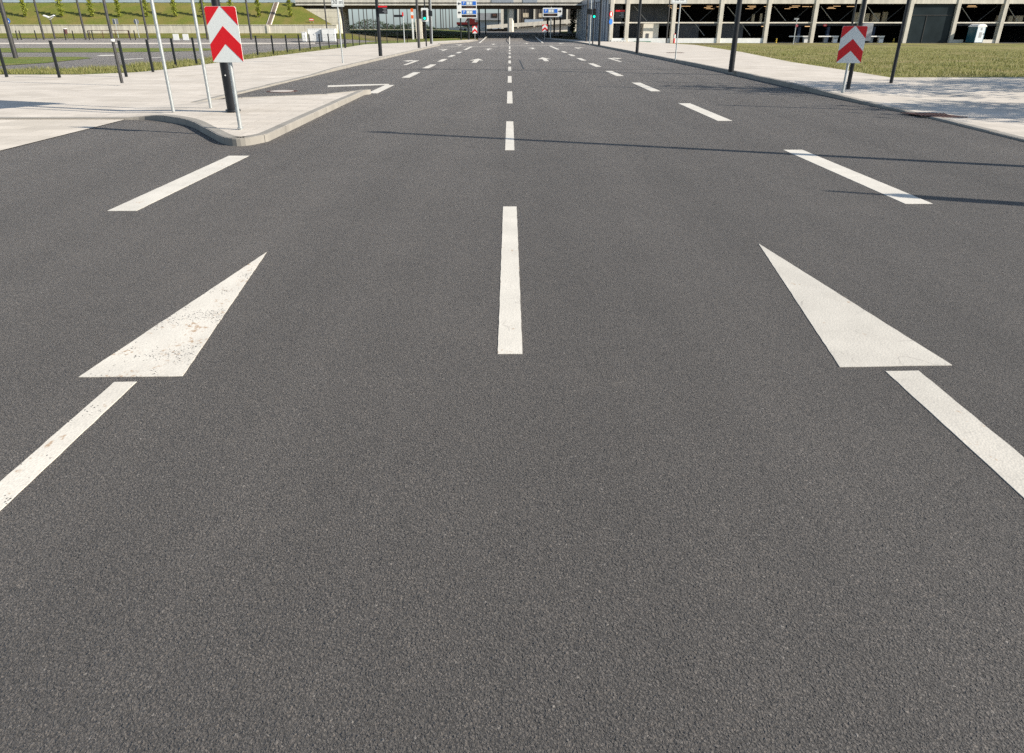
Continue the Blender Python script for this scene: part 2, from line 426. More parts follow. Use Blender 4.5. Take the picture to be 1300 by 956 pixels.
so = bpy.data.objects.new('sun', sl); COL.objects.link(so); so.rotation_euler = (-sd).to_track_quat('-Z', 'Y').to_euler(); so.location = sd * 60

cam = bpy.data.cameras.new('camera'); co = bpy.data.objects.new('camera', cam); COL.objects.link(co); scene.camera = co
cam.sensor_fit = 'HORIZONTAL'; cam.sensor_width = 36.0; cam.lens = F / 1300 * 36.0
cam.shift_y = -(478.0 - CY) / 1300.0; cam.clip_end = 6000; cam.clip_start = .05
co.location = (0, 0, H); co.rotation_euler = (R(90) - TH, 0, -YAW)
scene.view_settings.view_transform = 'Standard'; scene.view_settings.look = 'None'
scene.view_settings.exposure = .9; scene.view_settings.gamma = 1
scene.render.resolution_x = 1024; scene.render.resolution_y = 753
scene.cycles.max_bounces = 6; scene.cycles.use_denoising = False; scene.cycles.use_adaptive_sampling = False

# ------------------------------------------------------------------ heights
def rise(y):                                # the road climbs gently under the bridge
    return .93 * smooth((y - 104) / 31)

def verge_rise(x, y):                       # the left bank towards the retaining wall
    k = smooth((-x - 16) / 8)
    if y < 86: b = 0
    elif y < 98: b = .37 * (y - 86) / 12
    elif y < 104: b = .37 + .55 * (y - 98) / 6
    else: b = .92
    return max(rise(y), b * k)

def hp(x, y):                               # pavement height
    if x < 0:
        return .03 + .072 * max(smooth((x + 7.0) / .9), smooth((y - 24) / 6))
    return .025 + .095 * smooth((y - 13) / 8) if y < 26 else .12 + rise(y)

# ------------------------------------------------------------------ ground sheets
mb = MB()
xs = [-3000, -600, -200, -100, -60, -40, -30, -24, -20, -16, -12, -8, -4, 0, 4, 8, 12, 20, 40, 80, 200, 600, 3000]
ys = [-400, -60, 0, 20, 40, 60, 80, 86, 90, 94, 98, 101, 104, 108, 112, 118, 124, 130, 136, 142, 148, 154, 170, 220, 400, 1000, 3500]
vs = [(x, y, -.06 + verge_rise(x, y)) for y in ys for x in xs]; nx = len(xs)
mb.add(vs, [(j * nx + i, j * nx + i + 1, (j + 1) * nx + i + 1, (j + 1) * nx + i) for j in range(len(ys) - 1) for i in range(nx - 1)])
tag(mb.build('ground', M['ground']), 'dry grassy ground reaching out to the horizon', 'ground', None, 'structure')

KL = -6.82
def spline(P, k=5):
    P = [Vector(p) for p in P]; out = []
    for i in range(len(P) - 1):
        p0 = P[max(i - 1, 0)]; p1 = P[i]; p2 = P[i + 1]; p3 = P[min(i + 2, len(P) - 1)]
        for s in range(k):
            t = s / k; out.append(tuple(.5 * ((2 * p1) + (p2 - p0) * t + (2 * p0 - 5 * p1 + 4 * p2 - p3) * t * t + (3 * p1 - p0 - 3 * p2 + p3) * t ** 3)))
    return out + [tuple(P[-1])]
CORNER = spline([(-6.95, 12.9), (-6.45, 12.86), (-5.5, 12.12), (-4.68, 10.95), (-4.05, 10.02), (-3.72, 9.9), (-3.53, 10.3)])
road_out = [(-60, -12), (60, -12), (60, 2.0), (7.3, 3.0), (7.5, 10.2), (7.72, 13.1), (7.76, 17.6), (8.05, 27), (8.15, 38), (8.2, 50), (8.22, 72),
            (7.95, 84), (7.3, 95), (4.9, 112), (5.6, 118), (14, 122), (40, 124), (40, 160), (60, 168), (60, 178), (-60, 178), (-60, 168), (-12, 162), (-6.6, 150), (-5.4, 125), (-4.7, 112), (-4.4, 103), (-4.9, 91), (-7.4, 79),
            (KL, 73), (KL, 50), (KL, 30), (KL, 15.75), (-4.4, 17.0), (-3.62, 18.3), (-3.58, 14)] + CORNER[::-1] + [(-6.9, 11), (-6.86, 9.4), (-6.9, 4), (-60, 3.2)]
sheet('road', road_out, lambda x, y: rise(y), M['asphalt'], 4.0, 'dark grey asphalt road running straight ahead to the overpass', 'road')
# pale paving
sw_left = [(-70, 12.9)] + CORNER + [(-3.58, 14), (-3.62, 18.3), (-4.4, 17.0), (KL, 15.75), (KL, 30), (KL, 50), (KL, 73),
           (-7.4, 79), (-4.9, 91), (-4.4, 103), (-5.2, 106), (-8.6, 93), (-11.3, 82), (-14.2, 73), (-13.5, 62), (-13.2, 36), (-13.1, 28.2), (-13.6, 26.6), (-15.0, 25.6), (-70, 25.4)]
SWL = sheet('pavement', sw_left, hp, M['paving'], 1.2, 'pale paved footway and kerbed island on the side of the big chevron sign', 'pavement')
apron = [(-70, 3.2), (-6.9, 4.0), (-6.86, 9.4), (-6.9, 11), (-6.95, 12.9), (-70, 12.9)]
sheet('pavement', apron, lambda x, y: .008, M['apron'], None, 'flush pale paved apron below the dropped kerb beside the junction', 'pavement')
sw_right = [(7.3, 3.0), (7.5, 10.2), (7.72, 13.1), (7.76, 17.6), (8.05, 27), (8.15, 38), (8.2, 50), (8.22, 72), (7.95, 84), (7.3, 95), (4.9, 112), (6.4, 111), (9.0, 103), (11.0, 94), (11.6, 87.8), (15.4, 86.4), (17.3, 69.5), (15.1, 48.2),
            (12.85, 33.7), (12.3, 27.1), (11.85, 22.7), (70, 22.3), (70, 2.4)]
SWR = sheet('pavement', sw_right, hp, M['paving'], 1.5, 'pale paved footway along the lawn, dappled with tree shade', 'pavement')
lawn_out = [(11.85, 22.7), (12.3, 27.1), (12.85, 33.7), (15.1, 48.2), (17.3, 69.5), (15.4, 86.4), (19.5, 87.9), (70, 87.9), (70, 22.3)]
def hl(x, y): return .10 - .16 * smooth((y - 30) / 55) + .03 * math.sin(x * .7 + y * .31) * math.sin(y * .23)
sheet('lawn', lawn_out, hl, M['lawn'], 2.5, 'patchy olive lawn in front of the parking garage', 'lawn')

# left-hand side roads, sheets about 4 mm apart above the ground
def flat(z): return lambda x, y: z + verge_rise(x, y)
sheet('verge', [(-70, 25.4), (-15.0, 25.6), (-13.6, 26.6), (-13.1, 28.2), (-13.2, 36), (-13.5, 62), (-14.2, 73), (-11.3, 82), (-8.6, 93), (-5.2, 106), (-8, 112), (-14, 110), (-15.6, 96), (-17.5, 84), (-17.3, 70), (-16.6, 60), (-16.0, 44), (-15.9, 34), (-17.2, 29.4), (-20, 28.2), (-70, 28.6)],
      lambda x, y: .05 + rise(y), M['grass'], 3.0, 'narrow strip of rough grass behind the row of black fence posts', 'grass verge')
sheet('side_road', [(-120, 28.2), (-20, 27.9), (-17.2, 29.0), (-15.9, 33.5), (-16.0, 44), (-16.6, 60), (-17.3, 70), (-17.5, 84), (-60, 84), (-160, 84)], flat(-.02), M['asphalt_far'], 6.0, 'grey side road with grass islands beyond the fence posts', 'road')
def strip(name, pts, z, m, label, cat):
    return sheet(name, [tuple(G(*p)[:2]) for p in pts], flat(z), m, None, label, cat)
strip('grass_island', [(-120, 83), (-2, 83.3), (60, 79.4), (118, 73.4), (100, 72), (-120, 72.6)], -.004, M['grass'], 'nearer tapering green grass island between the side road lanes', 'grass island')
strip('grass_island', [(-120, 66.5), (150, 66.2), (250, 64.6), (296, 62.2), (250, 60.9), (-120, 60.9)], -.004, M['grass'], 'farther long green grass island across the side road', 'grass island')
strip('path', [(-140, 56.2), (330, 56.2), (400, 55.8), (400, 54.4), (-140, 54.4)], .004, M['apron'], 'pale kerb path along the far edge of the side road', 'path')
sheet('path', [(-160, 85), (-17.5, 85), (-17, 97), (-160, 97)], flat(.006), M['asphalt_far'], 3.0, 'grey cycle path below the grassy foot of the retaining wall', 'path')
sheet('verge', [(-160, 97.2), (-17, 97.2), (-22, 104.2), (-160, 104.2)], flat(.02), M['slope'], 2.0, 'low grassy bank at the foot of the concrete retaining wall', 'grass verge')
for pts, lab in (([(122, 70.9), (146, 70.4), (146, 69.2), (128, 69.6)], 'short white edge mark on the side road nose'),
                 ([(155, 75.6), (182, 74.2), (182, 73.6), (155, 74.8)], 'first white dash on the slip lane of the side road'),
                 ([(191, 73.6), (206, 72.8), (206, 72.2), (191, 73.0)], 'second white dash on the slip lane of the side road')):
    tag(sheet('lane_marking', [tuple(G(*p)[:2]) for p in pts], flat(-.012), M['paint_dash'], None), lab, 'lane marking')

# sandy field beyond the bridge
sheet('field', [(-400, 230), (-30, 215), (-9, 230), (-60, 900), (-400, 900)], lambda x, y: .98, M['sand'], None, 'pale sandy field seen under the bridge', 'field')
def slope_side(name, pts, label):
    return sheet(name, pts, lambda x, y: rise(y) + .02 + .35 * smooth((-x - 6) / 8) * smooth((y - 106) / 10), M['grass'], 3.0, label, 'grass slope')
slope_side('grass_slope', [(-9, 113), (-5.6, 113), (-5.8, 125), (-7.2, 150), (-13, 165), (-40, 165), (-24, 113)], 'shaded green slope beside the road under the overpass')
sheet('grass_slope', [(9.2, 123), (20, 123.6), (20, 150), (12.5, 150), (9.6, 138), (8.4, 128)], lambda x, y: rise(y) + .10, M['grass'], 3.0, 'shaded green patch under the overpass beside the clad facade', 'grass slope')

# kerbs: a row of stones along each road edge
def kerb(path, label, h=hp, inward=1, wd=.15):
    mb = MB(); acc = 0.0
    for i in range(len(path) - 1):
        a, b = Vector(path[i]), Vector(path[i + 1]); L = (b - a).length
        n = max(1, round(L / 1.0)); t = (b - a).normalized(); nrm = Vector((-t.y, t.x)) * inward
        for k in range(n):
            p, q = a.lerp(b, k / n), a.lerp(b, (k + 1) / n)
            acc += (q - p).length
            cut = L > .6 or acc > .75
            if cut: acc = 0.0
            p2, q2 = p, q - t * (.010 if cut else -.0005)
            j = random.uniform(-.004, .004) if L > .6 else 0
            ha, hb = h(p.x, p.y) + .006 + j, h(q.x, q.y) + .006 + j
            za, zb = rise(p.y) - .05, rise(q.y) - .05
            c = .015
            pts = []
            for s, z0, zt in ((p2, za, ha), (q2, zb, hb)):
                o = s - nrm * .004; i_ = s + nrm * wd
                pts += [(o.x, o.y, z0), (o.x, o.y, zt - c), ((s + nrm * c).x, (s + nrm * c).y, zt), (i_.x, i_.y, zt), (i_.x, i_.y, z0)]
            f = [(k2, (k2 + 1) % 5, 5 + (k2 + 1) % 5, 5 + k2) for k2 in range(5)]
            if inward < 0: f = [x[::-1] for x in f]
            caps = [(4, 3, 2, 1, 0), (5, 6, 7, 8, 9)]
            mb.add(pts, [x[::-1] for x in f] + caps)
    o = mb.build('kerb', M['kerb'])
    return tag(o, label, 'kerb', None, 'structure')
def curve(pts, k=4):
    out = []
    P = [Vector(p) for p in pts]
    for i in range(len(P) - 1):
        p0 = P[max(i - 1, 0)]; p1 = P[i]; p2 = P[i + 1]; p3 = P[min(i + 2, len(P) - 1)]
        for s in range(k):
            t = s / k
            out.append(.5 * ((2 * p1) + (p2 - p0) * t + (2 * p0 - 5 * p1 + 4 * p2 - p3) * t * t + (3 * p1 - p0 - 3 * p2 + p3) * t ** 3))
    return out + [P[-1]]
kerb([(-40, 12.9), (-6.95, 12.9)], 'dropped pale kerb between the flush apron and the footway', inward=1)
kerb(CORNER + [(-3.58, 14), (-3.62, 18.3)], 'curved kerb round the pointed paved island', inward=1)
kerb([(-3.62, 18.3), (-4.4, 17.0), (KL, 15.75)], 'low kerb along the back edge of the paved island', inward=1)
kerb([(KL, 15.75), (KL, 73), (-7.4, 79), (-4.9, 91), (-4.4, 103)], 'long pale kerb of the footway beside the slip lane', inward=1)
kerb([(7.3, 3.0), (7.5, 10.2), (7.72, 13.1), (7.76, 17.6), (8.05, 27), (8.15, 38), (8.2, 50), (8.22, 72), (7.95, 84), (7.3, 95), (4.9, 112)], 'long dark shaded kerb of the footway on the lawn side', inward=-1)

# ------------------------------------------------------------------ road paint
def paint(name, poly, m, label, cat, kind=None, group=None, z=.0, t=.0028, jit=.0016):
    # the outline is cut into short pieces with a slight raggedness
    pts = []
    n = len(poly)
    for i in range(n):
        a, b = Vector(poly[i][:2]), Vector(poly[(i + 1) % n][:2]); k = max(1, int((b - a).length / .06)) if a.y < 14 else 1
        for s in range(k):
            p = a.lerp(b, s / k)
            if s: p += Vector((random.uniform(-jit, jit), random.uniform(-jit, jit)))
            pts.append(p)
    v, e, f, *_ = delaunay_2d_cdt(pts, [(i, (i + 1) % len(pts)) for i in range(len(pts))], [], 1, 1e-6)
    mb = MB()
    ts = []
    for tri in f:
        a, b, c = (v[i] for i in tri[:3])
        ts.append(tuple(tri) if (b - a).cross(c - a) > 0 else tuple(tri[::-1]))
    mb.add([(p.x, p.y, rise(p.y) + t + z) for p in v], ts)
    m_ = len(pts)
    ring = [(p.x, p.y, rise(p.y) + t + z) for p in pts] + [(p.x, p.y, rise(p.y) + z - .01) for p in pts]
    mb.add(ring, [(i, m_ + i, m_ + (i + 1) % m_, (i + 1) % m_) for i in range(m_)])
    return tag(mb.build(name, m), label, cat, group, kind)

def g2(px, py): v = G(px, py); return (v.x, v.y)
paint('road_arrow_head', [g2(100, 479), g2(231.6, 477.8), g2(338.5, 320.5)], M['paint_worn'], 'x', 'x')
big_l = bpy.data.objects['road_arrow_head']
paint('road_arrow_head', [g2(1066, 466.3), g2(1208.7, 464), g2(963, 309.5)], M['paint_clean'], 'x', 'x')
big_r = bpy.data.objects['road_arrow_head.001']
for head, nm, lab, sh, m in ((big_l, 'left', 'big white lane arrow speckled with brown stains and worn spots', [(145, 485.5), (173.6, 485)], 'paint_worn'),
                             (big_r, 'right', 'big clean white lane arrow opposite the stained one', [(1124, 471.6), (1166, 471)], 'paint_clean')):
    head.name = 'road_arrow'; tag(head, lab, 'road arrow', 'big arrows in the foreground')
    a, b = Vector(g2(*sh[0])), Vector(g2(*sh[1]))
    if nm == 'left': c, d = Vector((-1.752, -.6)), Vector((-1.885, -.6))
    else: c, d = Vector((2.0, -.6)), Vector((1.80, -.6))
    s = paint('shaft', [a, b, c, d] if True else [], M[m], None, None); s.parent = head
    if 'label' in s: del s['label']

# centre line and lane lines: a 3.1 m dash every 6.35 m
def dash(x, y0, y1, w_, label, group):
    o = paint('lane_marking', [(x - w_ / 2, y0), (x + w_ / 2, y0), (x + w_ / 2, y1), (x - w_ / 2, y1)], M['paint_dash'], label, 'lane marking', 'structure', group)
ORD = ['first', 'second', 'third', 'fourth', 'fifth', 'sixth', 'seventh', 'eighth', 'ninth', 'tenth', 'eleventh', 'twelfth']
for k in range(9):
    y0 = 3.12 + 6.38 * k; dash(0, y0, y0 + 3.15, .125, ORD[k] + ' white dash of the centre line counted from the camera', 'dashes of the centre line')
dash(0, 60.2, 70.2, .12, 'long white bar of the centre line just before the stop line', None)
dash(0, 78, 160, .11, 'thin solid white centre line running under the overpass', None)
for k, (y0, y1) in enumerate([(6.12, 9.06), (18.5, 21.3), (24.6, 27.7), (30.6, 33.9), (37, 40.1), (43.3, 46.4), (49.6, 52.7)]):
    dash(-3.51, y0, y1, .26, ORD[k] + ' white dash from the camera in the lane line beside the paved island', 'dashes of the lane line by the island')
dash(-3.5, 58, 69, .25, 'long white bar ending the dashed lane line by the island', None)
for k in range(8):
    y0 = 6.37 + 6.36 * k; dash(3.85, y0, y0 + 3.15, .26, ORD[k] + ' white dash from the camera in the lane line towards the lawn', 'dashes of the lane line by the lawn')
dash(3.85, 59, 71, .25, 'long white bar ending the dashed lane line by the lawn', None)
dash(-3.5, 86, 150, .2, 'thin solid lane line beside the far left chevron sign', None)
dash(3.85, 86, 150, .2, 'thin solid lane line beside the far right chevron sign', None)
paint('lane_marking', [(-6.6, 66.2), (-6.6, 66.55), (0, 71.3), (7.6, 75.2), (7.6, 74.85), (0, 70.95)], M['paint_dash'], 'thin white stop line crossing all lanes', 'lane marking', 'structure')
paint('lane_marking', [g2(416, 110.4), g2(416, 108.6), g2(457, 107.2), g2(494, 106.6), g2(494, 107.6), g2(458, 108.9)], M['paint_dash'], 'pale cross bar at the mouth of the slip lane beyond the paved island', 'lane marking', 'structure')
# small far lane arrows
def arrow_poly(kind, x, y, s=1.0, m=1):
    if kind == 'straight': p = [(-.09, 0), (.09, 0), (.09, 2.6), (.34, 2.6), (0, 4.6), (-.34, 2.6), (-.09, 2.6)]
    elif kind == 'turn': p = [(-.08, 0), (.08, 0), (.08, 4.7), (-.30, 4.7), (-.30, 5.3), (-.70, 4.3), (-.30, 3.3), (-.30, 3.9), (-.08, 3.9)]
    else: p = [(-.12, 0), (.12, 0), (.12, 2.7), (.36, 2.5), (0, 5.0), (-.36, 2.5), (-.12, 2.7)]
    return [(x + q[0] * m * s, y + q[1]) for q in p]
for px, py, kd, m_, lab in ((514, 82.4, 'turn', 1, 'nearest small white turn arrow in the slip lane beyond the paved island'), (602, 79.6, 'both', 1, 'nearest small white arrow left of the centre line'),
                            (694, 77.6, 'both', -1, 'nearest small white arrow right of the centre line'), (788, 78.4, 'turn', -1, 'nearest small white turn arrow in the lane along the lawn footway'),
                            (619, 63.6, 'straight', 1, 'second small white arrow left of the centre line'), (677, 62.4, 'straight', 1, 'second small white arrow right of the centre line'),
                            (561, 64.6, 'turn', 1, 'second small white turn arrow near the green traffic light mast'), (736, 62.2, 'turn', -1, 'second small white turn arrow towards the clad facade'),
                            (582, 57.9, 'turn', 1, 'third small white turn arrow beyond the stop line, towards the double parking board'), (626, 56.8, 'straight', 1, 'small white arrow beyond the stop line, left of the centre line'),
                            (669, 55.7, 'straight', 1, 'small white arrow beyond the stop line, right of the centre line'), (713, 55.8, 'turn', -1, 'third small white turn arrow beyond the stop line, towards the right chevron')):
    q = G(px, py); paint('road_arrow', arrow_poly(kd, q.x, q.y, 1, m_), M['paint_dash'], lab, 'road arrow', None, 'small lane arrows ahead')
for x, y, lab in ((-1.75, 118, 'faint white arrow in the bridge shade left of the centre line'), (1.9, 122, 'faint white arrow in the bridge shade right of the centre line'), (6.0, 121, 'faint white arrow in the bridge shade behind the right chevron')):
    paint('road_arrow', arrow_poly('straight', x, y), M['paint_dash'], lab, 'road arrow', None, 'faint arrows under the bridge')
# joints in the asphalt
mb = MB(); mb.box((.6, 29.6, .002), (14.6, .07, .004)); mb.box((-2, 46.3, .002), (9, .05, .004))
a, b = g2(665, 88), g2(659.5, 76); mb.prism([(a[0] - .03, a[1]), (a[0] + .03, a[1]), (b[0] + .03, b[1]), (b[0] - .03, b[1])], 0, .004)
tag(mb.build('road_joints', M['seam']), 'dark bitumen joints across the road', 'road joint', None, 'structure')

# covers in the paving
q = G(358, 115.9)
t = empty('manhole_cover', q, 'round pale manhole cover with a reddish ring in the slip lane', 'manhole cover')
m1 = MB(); m1.tube((0, 0, 0), (0, 0, .006), .40, .40, 28); m1.build('ring', M['rust'], t)
m1 = MB(); m1.tube((0, 0, .0), (0, 0, .010), .30, .30, 28); m1.build('cover', M['manhole'], t)
q = Vector((7.93, 13.38, 0)); q.z = hp(q.x, q.y)
mb = MB(); mb.prism([(-.42, .36), (-.18, -.36), (.42, -.40), (.2, .34)], 0, .010)
for k in range(9): mb.box((-.26 + k * .065, 0, .012), (.02, .56, .006), -.3)
o = mb.build('drain_cover', M['rust']); o.location = q; tag(o, 'rusty brown slanted drain cover in the dappled footway', 'drain cover')
q = G(857, 67.2, .12)
mb = MB(); mb.bb(-.5, .5, -.35, .35, 0, .012)
for k in range(8): mb.bb(-.42 + k * .12, -.36 + k * .12, -.3, .3, .012, .018)
o = mb.build('drain_cover', M['rust']); o.location = q; tag(o, 'thin brown drain cover in the footway beside a sign pole', 'drain cover')

# ------------------------------------------------------------------ chevron signs
def rounded(x0, x1, z0, z1, r, n=5):
    p = []
    for cx, cz, a0 in ((x1 - r, z0 + r, -90), (x1 - r, z1 - r, 0), (x0 + r, z1 - r, 90), (x0 + r, z0 + r, 180)):
        for k in range(n + 1):
            a = R(a0 + 90 * k / n); p.append((cx + r * math.cos(a), cz + r * math.sin(a)))
    return p
def clip_poly(poly, box):
    return poly
def chevron(loc, w_, h_, z0, label, rz=0.0, pole_r=.03, tilt=0.0):
    t = empty('chevron_sign', loc, label, 'chevron sign', 'red and white chevron signs', rz)
    mb = MB(); mb.tube((0, .045, -.02), (0, .045, z0 + h_ * .96), pole_r, pole_r, 14); mb.build('pole', M['galv'], t)
    mb = MB(); mb.face_y(rounded(-w_ / 2, w_ / 2, z0, z0 + h_, .03), -.003, .006, 0)
    W = w_ / 2; r = .03
    def pt(u, v): return (-W + u * w_, z0 + h_ * (1 - v))
    def red(poly): mb.face_y([pt(*p) for p in poly], -.0055, -.0025, 1)
    e = .03 * .9 / w_; ev = .03 * .9 / h_
    red([(e, .004), (.475, .004), (.004, .335), (.004, ev)])
    red([(.525, .004), (1 - e, .004), (.996, ev), (.996, .335)])
    red([(.5, .345), (.996, .675), (.996, .985), (.5, .665), (.004, .985), (.004, .675)])
    mb.build('panel', [M['sign_white'], M['sign_red']], t)
    for zz in (z0 + .15 * h_, z0 + .85 * h_):
        mb = MB(); mb.box((0, .045, zz), (.12, .075, .03)); mb.build('clamp', M['galv'], t)
    mb = MB(); mb.tube((0, .045, 0), (0, .045, .012), pole_r * 1.5, pole_r * 1.5, 14); mb.build('foot', M['galv'], t)
    return t
cl = G(305, 163, .12)
zt = A(290, 8, cl.y).z - .12; zb = A(292, 79, cl.y).z - .12
chevron(cl + Vector((-.0, -.045, 0)), .455, zt - zb, zb, 'large bright chevron sign on the paved island in front of the dark lamp column', R(-3))
cr = G(1070, 117, hp(8.6, 18.8))
zt2 = A(1083, 33, cr.y).z - cr.z; zb2 = A(1078, 80, cr.y).z - cr.z
chevron(cr, .535, zt2 - zb2, zb2, 'shaded dull chevron sign beside the lawn with a black post behind it', R(-21))
c3 = G(603, 51, .12 + rise(105)); chevron(c3, .62, A(603, 33, c3.y).z - A(603, 42.4, c3.y).z, A(603, 42.4, c3.y).z - c3.z, 'small far chevron sign below the double parking guidance board')
c4 = G(691.5, 50.6, .12 + rise(109)); chevron(c4, .68, A(691, 31, c4.y).z - A(691, 40.2, c4.y).z, A(691, 40.2, c4.y).z - c4.z, 'small far chevron sign below the single parking guidance board')

# ------------------------------------------------------------------ poles, lamps and sign masts
def lamp(loc, h_, r, label, m='dark_post', arm=-1.0, hatch=True, grp='dark street lamps'):
    t = empty('street_lamp', loc, label, 'street lamp', grp)
    mb = MB(); mb.tube((0, 0, -.02), (0, 0, 1.6), r, r, 20).tube((0, 0, 1.6), (0, 0, h_), r * .72, r * .5, 16); mb.tube((0, 0, 1.6), (0, 0, 1.66), r, r * .72, 20)
    mb.build('column', M[m], t)
    if hatch:
        mb = MB(); mb.box((0, -r, .8), (r * .9, .014, .42)); mb.build('hatch', M[m], t, .004)
    mb = MB(); mb.tube((0, 0, 0), (0, 0, .03), r * 1.35, r * 1.3, 20); mb.build('base_ring', M[m], t)
    mb = MB(); mb.tube((0, 0, h_ - .05), (arm * .45, 0, h_ + .03), r * .35, r * .3, 10); mb.box((arm * .8, 0, h_ + .05), (.75, .24, .07)); mb.build('lamp_head', M[m], t, .01)
    return t
def straight_lamp(loc, h_, r, label, m='dark_post', arm=-1.0, head=.8):
    t = empty('street_lamp', loc, label, 'street lamp', 'slim street lamps')
    mb = MB(); mb.tube((0, 0, -.02), (0, 0, h_), r, r * .7, 14); mb.build('column', M[m], t)
    mb = MB(); mb.box((arm * .35, 0, h_ + .02), (head, .2 * head / .8, .07)); mb.build('lamp_head', M[m], t)
    return t
q = G(296, 141, .12)
t = lamp(q, 5.6, .10, 'thick dark lamp column on the paved island behind the chevron sign', hatch=False)
mb = MB(); mb.tube((0, -.102, .62), (0, -.092, .62), .012, .012, 12); mb.build('lock', M['white'], t)
straight_lamp(G(928, 90.5, .12), 6.2, .098, 'thick dark lamp column on the footway kerb near the lawn')
straight_lamp(Vector((8.75, 7.35, .02)), 6.25, .09, 'dark lamp column on the footway just outside the frame', arm=.2, head=.34)
straight_lamp(G(808.5, 67.5, .12), 6.2, .098, 'dark lamp column on the footway in front of the narrow garage end bays')
straight_lamp(G(760.5, 57.8, .12), 6.2, .11, 'dark lamp column beside the right traffic light')
straight_lamp(G(483.2, 70.8, .12), 6.2, .105, 'dark lamp column carrying the red headed notice on the left footway', arm=1)
straight_lamp(G(532, 60.6, .12), 6.2, .11, 'dark lamp column between the orange striped post and left traffic light', 'grey_post', arm=1)
straight_lamp(G(547.5, 55.4, .12), 6.2, .12, 'grey lamp column just behind the left traffic light', 'grey_post', arm=1)
straight_lamp(G(20, 73.2, .03), 8.0, .125, 'tall dark lamp column on the grass island by the blue round sign', 'grey_post', arm=1)
straight_lamp(G(744.3, 52.5, .14), 7.0, .10, 'slim lamp column against the slatted facade', 'grey_post')
q = G(154.8, 104.5, .12)
t = empty('slim_post', q, 'slim dark post with a small white band beside the grass strip', 'post')
mb = MB(); mb.tube((0, 0, -.02), (0, 0, 4.2), .042, .032, 12); mb.build('shaft', M['grey_post'], t)
zz = A(143, 51, q.y).z - q.z; mb = MB(); mb.tube((0, 0, zz - .03), (0, 0, zz + .03), .05, .05, 12); mb.build('band', M['white'], t)
# far slim lamp columns on the left
for i, (px, lab) in enumerate(((56.5, 'slim far lamp column beside the twin headed lamp'), (109.5, 'slim far lamp column between the second and third poplars'), (188.5, 'slim far lamp column before the fifth poplar'),
                               (264, 'slim far lamp column partly behind the galvanised sign frame'), (319.5, 'slim far lamp column right of the big chevron panel'))):
    straight_lamp(G(px, 51.4, .15) + Vector((0, 0, .05)), 9.0, .13, lab, 'grey_post')
q = G(415, 35, 0); q = A(415, 36, 96); q.z = .3
straight_lamp(q, 9.0, .09, 'slim far lamp column in front of the abutment wall', 'grey_post')
q = G(70.4, 51.2, .15)
t = empty('twin_lamp', q, 'short lamp post with two white flared heads in front of the bank', 'street lamp')
mb = MB(); ht = A(62, 24.5, q.y).z - q.z; mb.tube((0, 0, 0), (0, 0, ht), .12, .08, 10); mb.build('column', M['grey_post'], t)
for s in (-1, 1):
    mb = MB(); mb.tube((0, 0, ht - .05), (s * .5, 0, ht + .3), .04, .04, 8); mb.box((s * .38, 0, ht + .34), (.62, .4, .12), 0, 0, Matrix.Rotation(-s * .35, 3, 'Y')); mb.build('lamp_head', M['white'], t)

# galvanised frame carrying a big board above the picture
p1, p2 = G(220, 140.5, .12), G(267.5, 135.5, .12)
t = empty('sign_frame', p1, 'two galvanised poles on the paved island carrying a board above the picture', 'sign')
d = p2 - p1
for o_ in (Vector((0, 0, 0)), d):
    mb = MB(); mb.tube(o_ + Vector((0, 0, -.02)), o_ + Vector((0, 0, 3.35)), .030, .030, 14); mb.build('pole', M['galv'], t)
mb = MB(); c = d / 2; ang = math.atan2(d.y, d.x); mb.box((c.x, c.y, 2.75), (d.length + .5, .03, 1.15), ang); mb.build('board', M['sign_back'], t, .008)

def sign_plate_mast(px, py, label, top_px, m='galv', z=.12, side=1):
    q = G(px, py, z)
    t = empty('distance_sign', q, label, 'sign')
    mb = MB(); mb.tube((0, .03, -.02), (0, .03, 3.6), .032, .032, 12); mb.build('pole', M[m], t)
    x0, y0, x1, y1 = top_px
    a_, b_ = A(x0, y1, q.y), A(x1, y1, q.y); zc1 = A((x0 + x1) / 2, y1, q.y).z - q.z; zc0 = A((x0 + x1) / 2, y0, q.y).z - q.z
    xa, xb = a_.x - q.x, b_.x - q.x
    mb = MB(); mb.face_y(rounded(xa, xb, zc1, zc0, .03), -.012, .0); mb.build('plate', M['sign_white'], t)
    mb = MB(); r_ = .01
    for (ax, az, bx, bz) in ((xa + .03, zc1 + .03, xb - .03, zc1 + .03), (xa + .03, zc0 - .03, xb - .03, zc0 - .03), (xa + .03, zc1 + .03, xa + .03, zc0 - .03), (xb - .03, zc1 + .03, xb - .03, zc0 - .03)):
        mb.bb(min(ax, bx) - .005, max(ax, bx) + .005, -.0145, -.0118, min(az, bz) - .005, max(az, bz) + .005)
    mb.build('border', M['text'], t)
    poly_text('30 m', (zc0 - zc1) * .62, M['text'], t, ((xa + xb) / 2, -.0135, (zc0 + zc1) / 2))
    return t
sign_plate_mast(435.2, 79.8, 'white 30 m plate on a thin galvanised pole on the footway near the cabinets', (421, -3, 437, 8.6))
sign_plate_mast(857.5, 76, 'white 30 m plate on a thin galvanised pole in front of the garage', (858 - 6, -6, 872, 4.6))
# dark second pole behind the left plate
q = G(438.5, 62, .05)
t = empty('slim_post', q, 'slim dark post rising behind the white 30 m plate on the left', 'post')
mb = MB(); mb.tube((0, 0, -.05), (0, 0, 5.5), .075, .06, 12); mb.build('shaft', M['dark_post'], t)
mb = MB(); mb.tube((0, 0, 5.5), (0, 0, 5.56), .06, .02, 12); mb.build('cap', M['dark_post'], t)

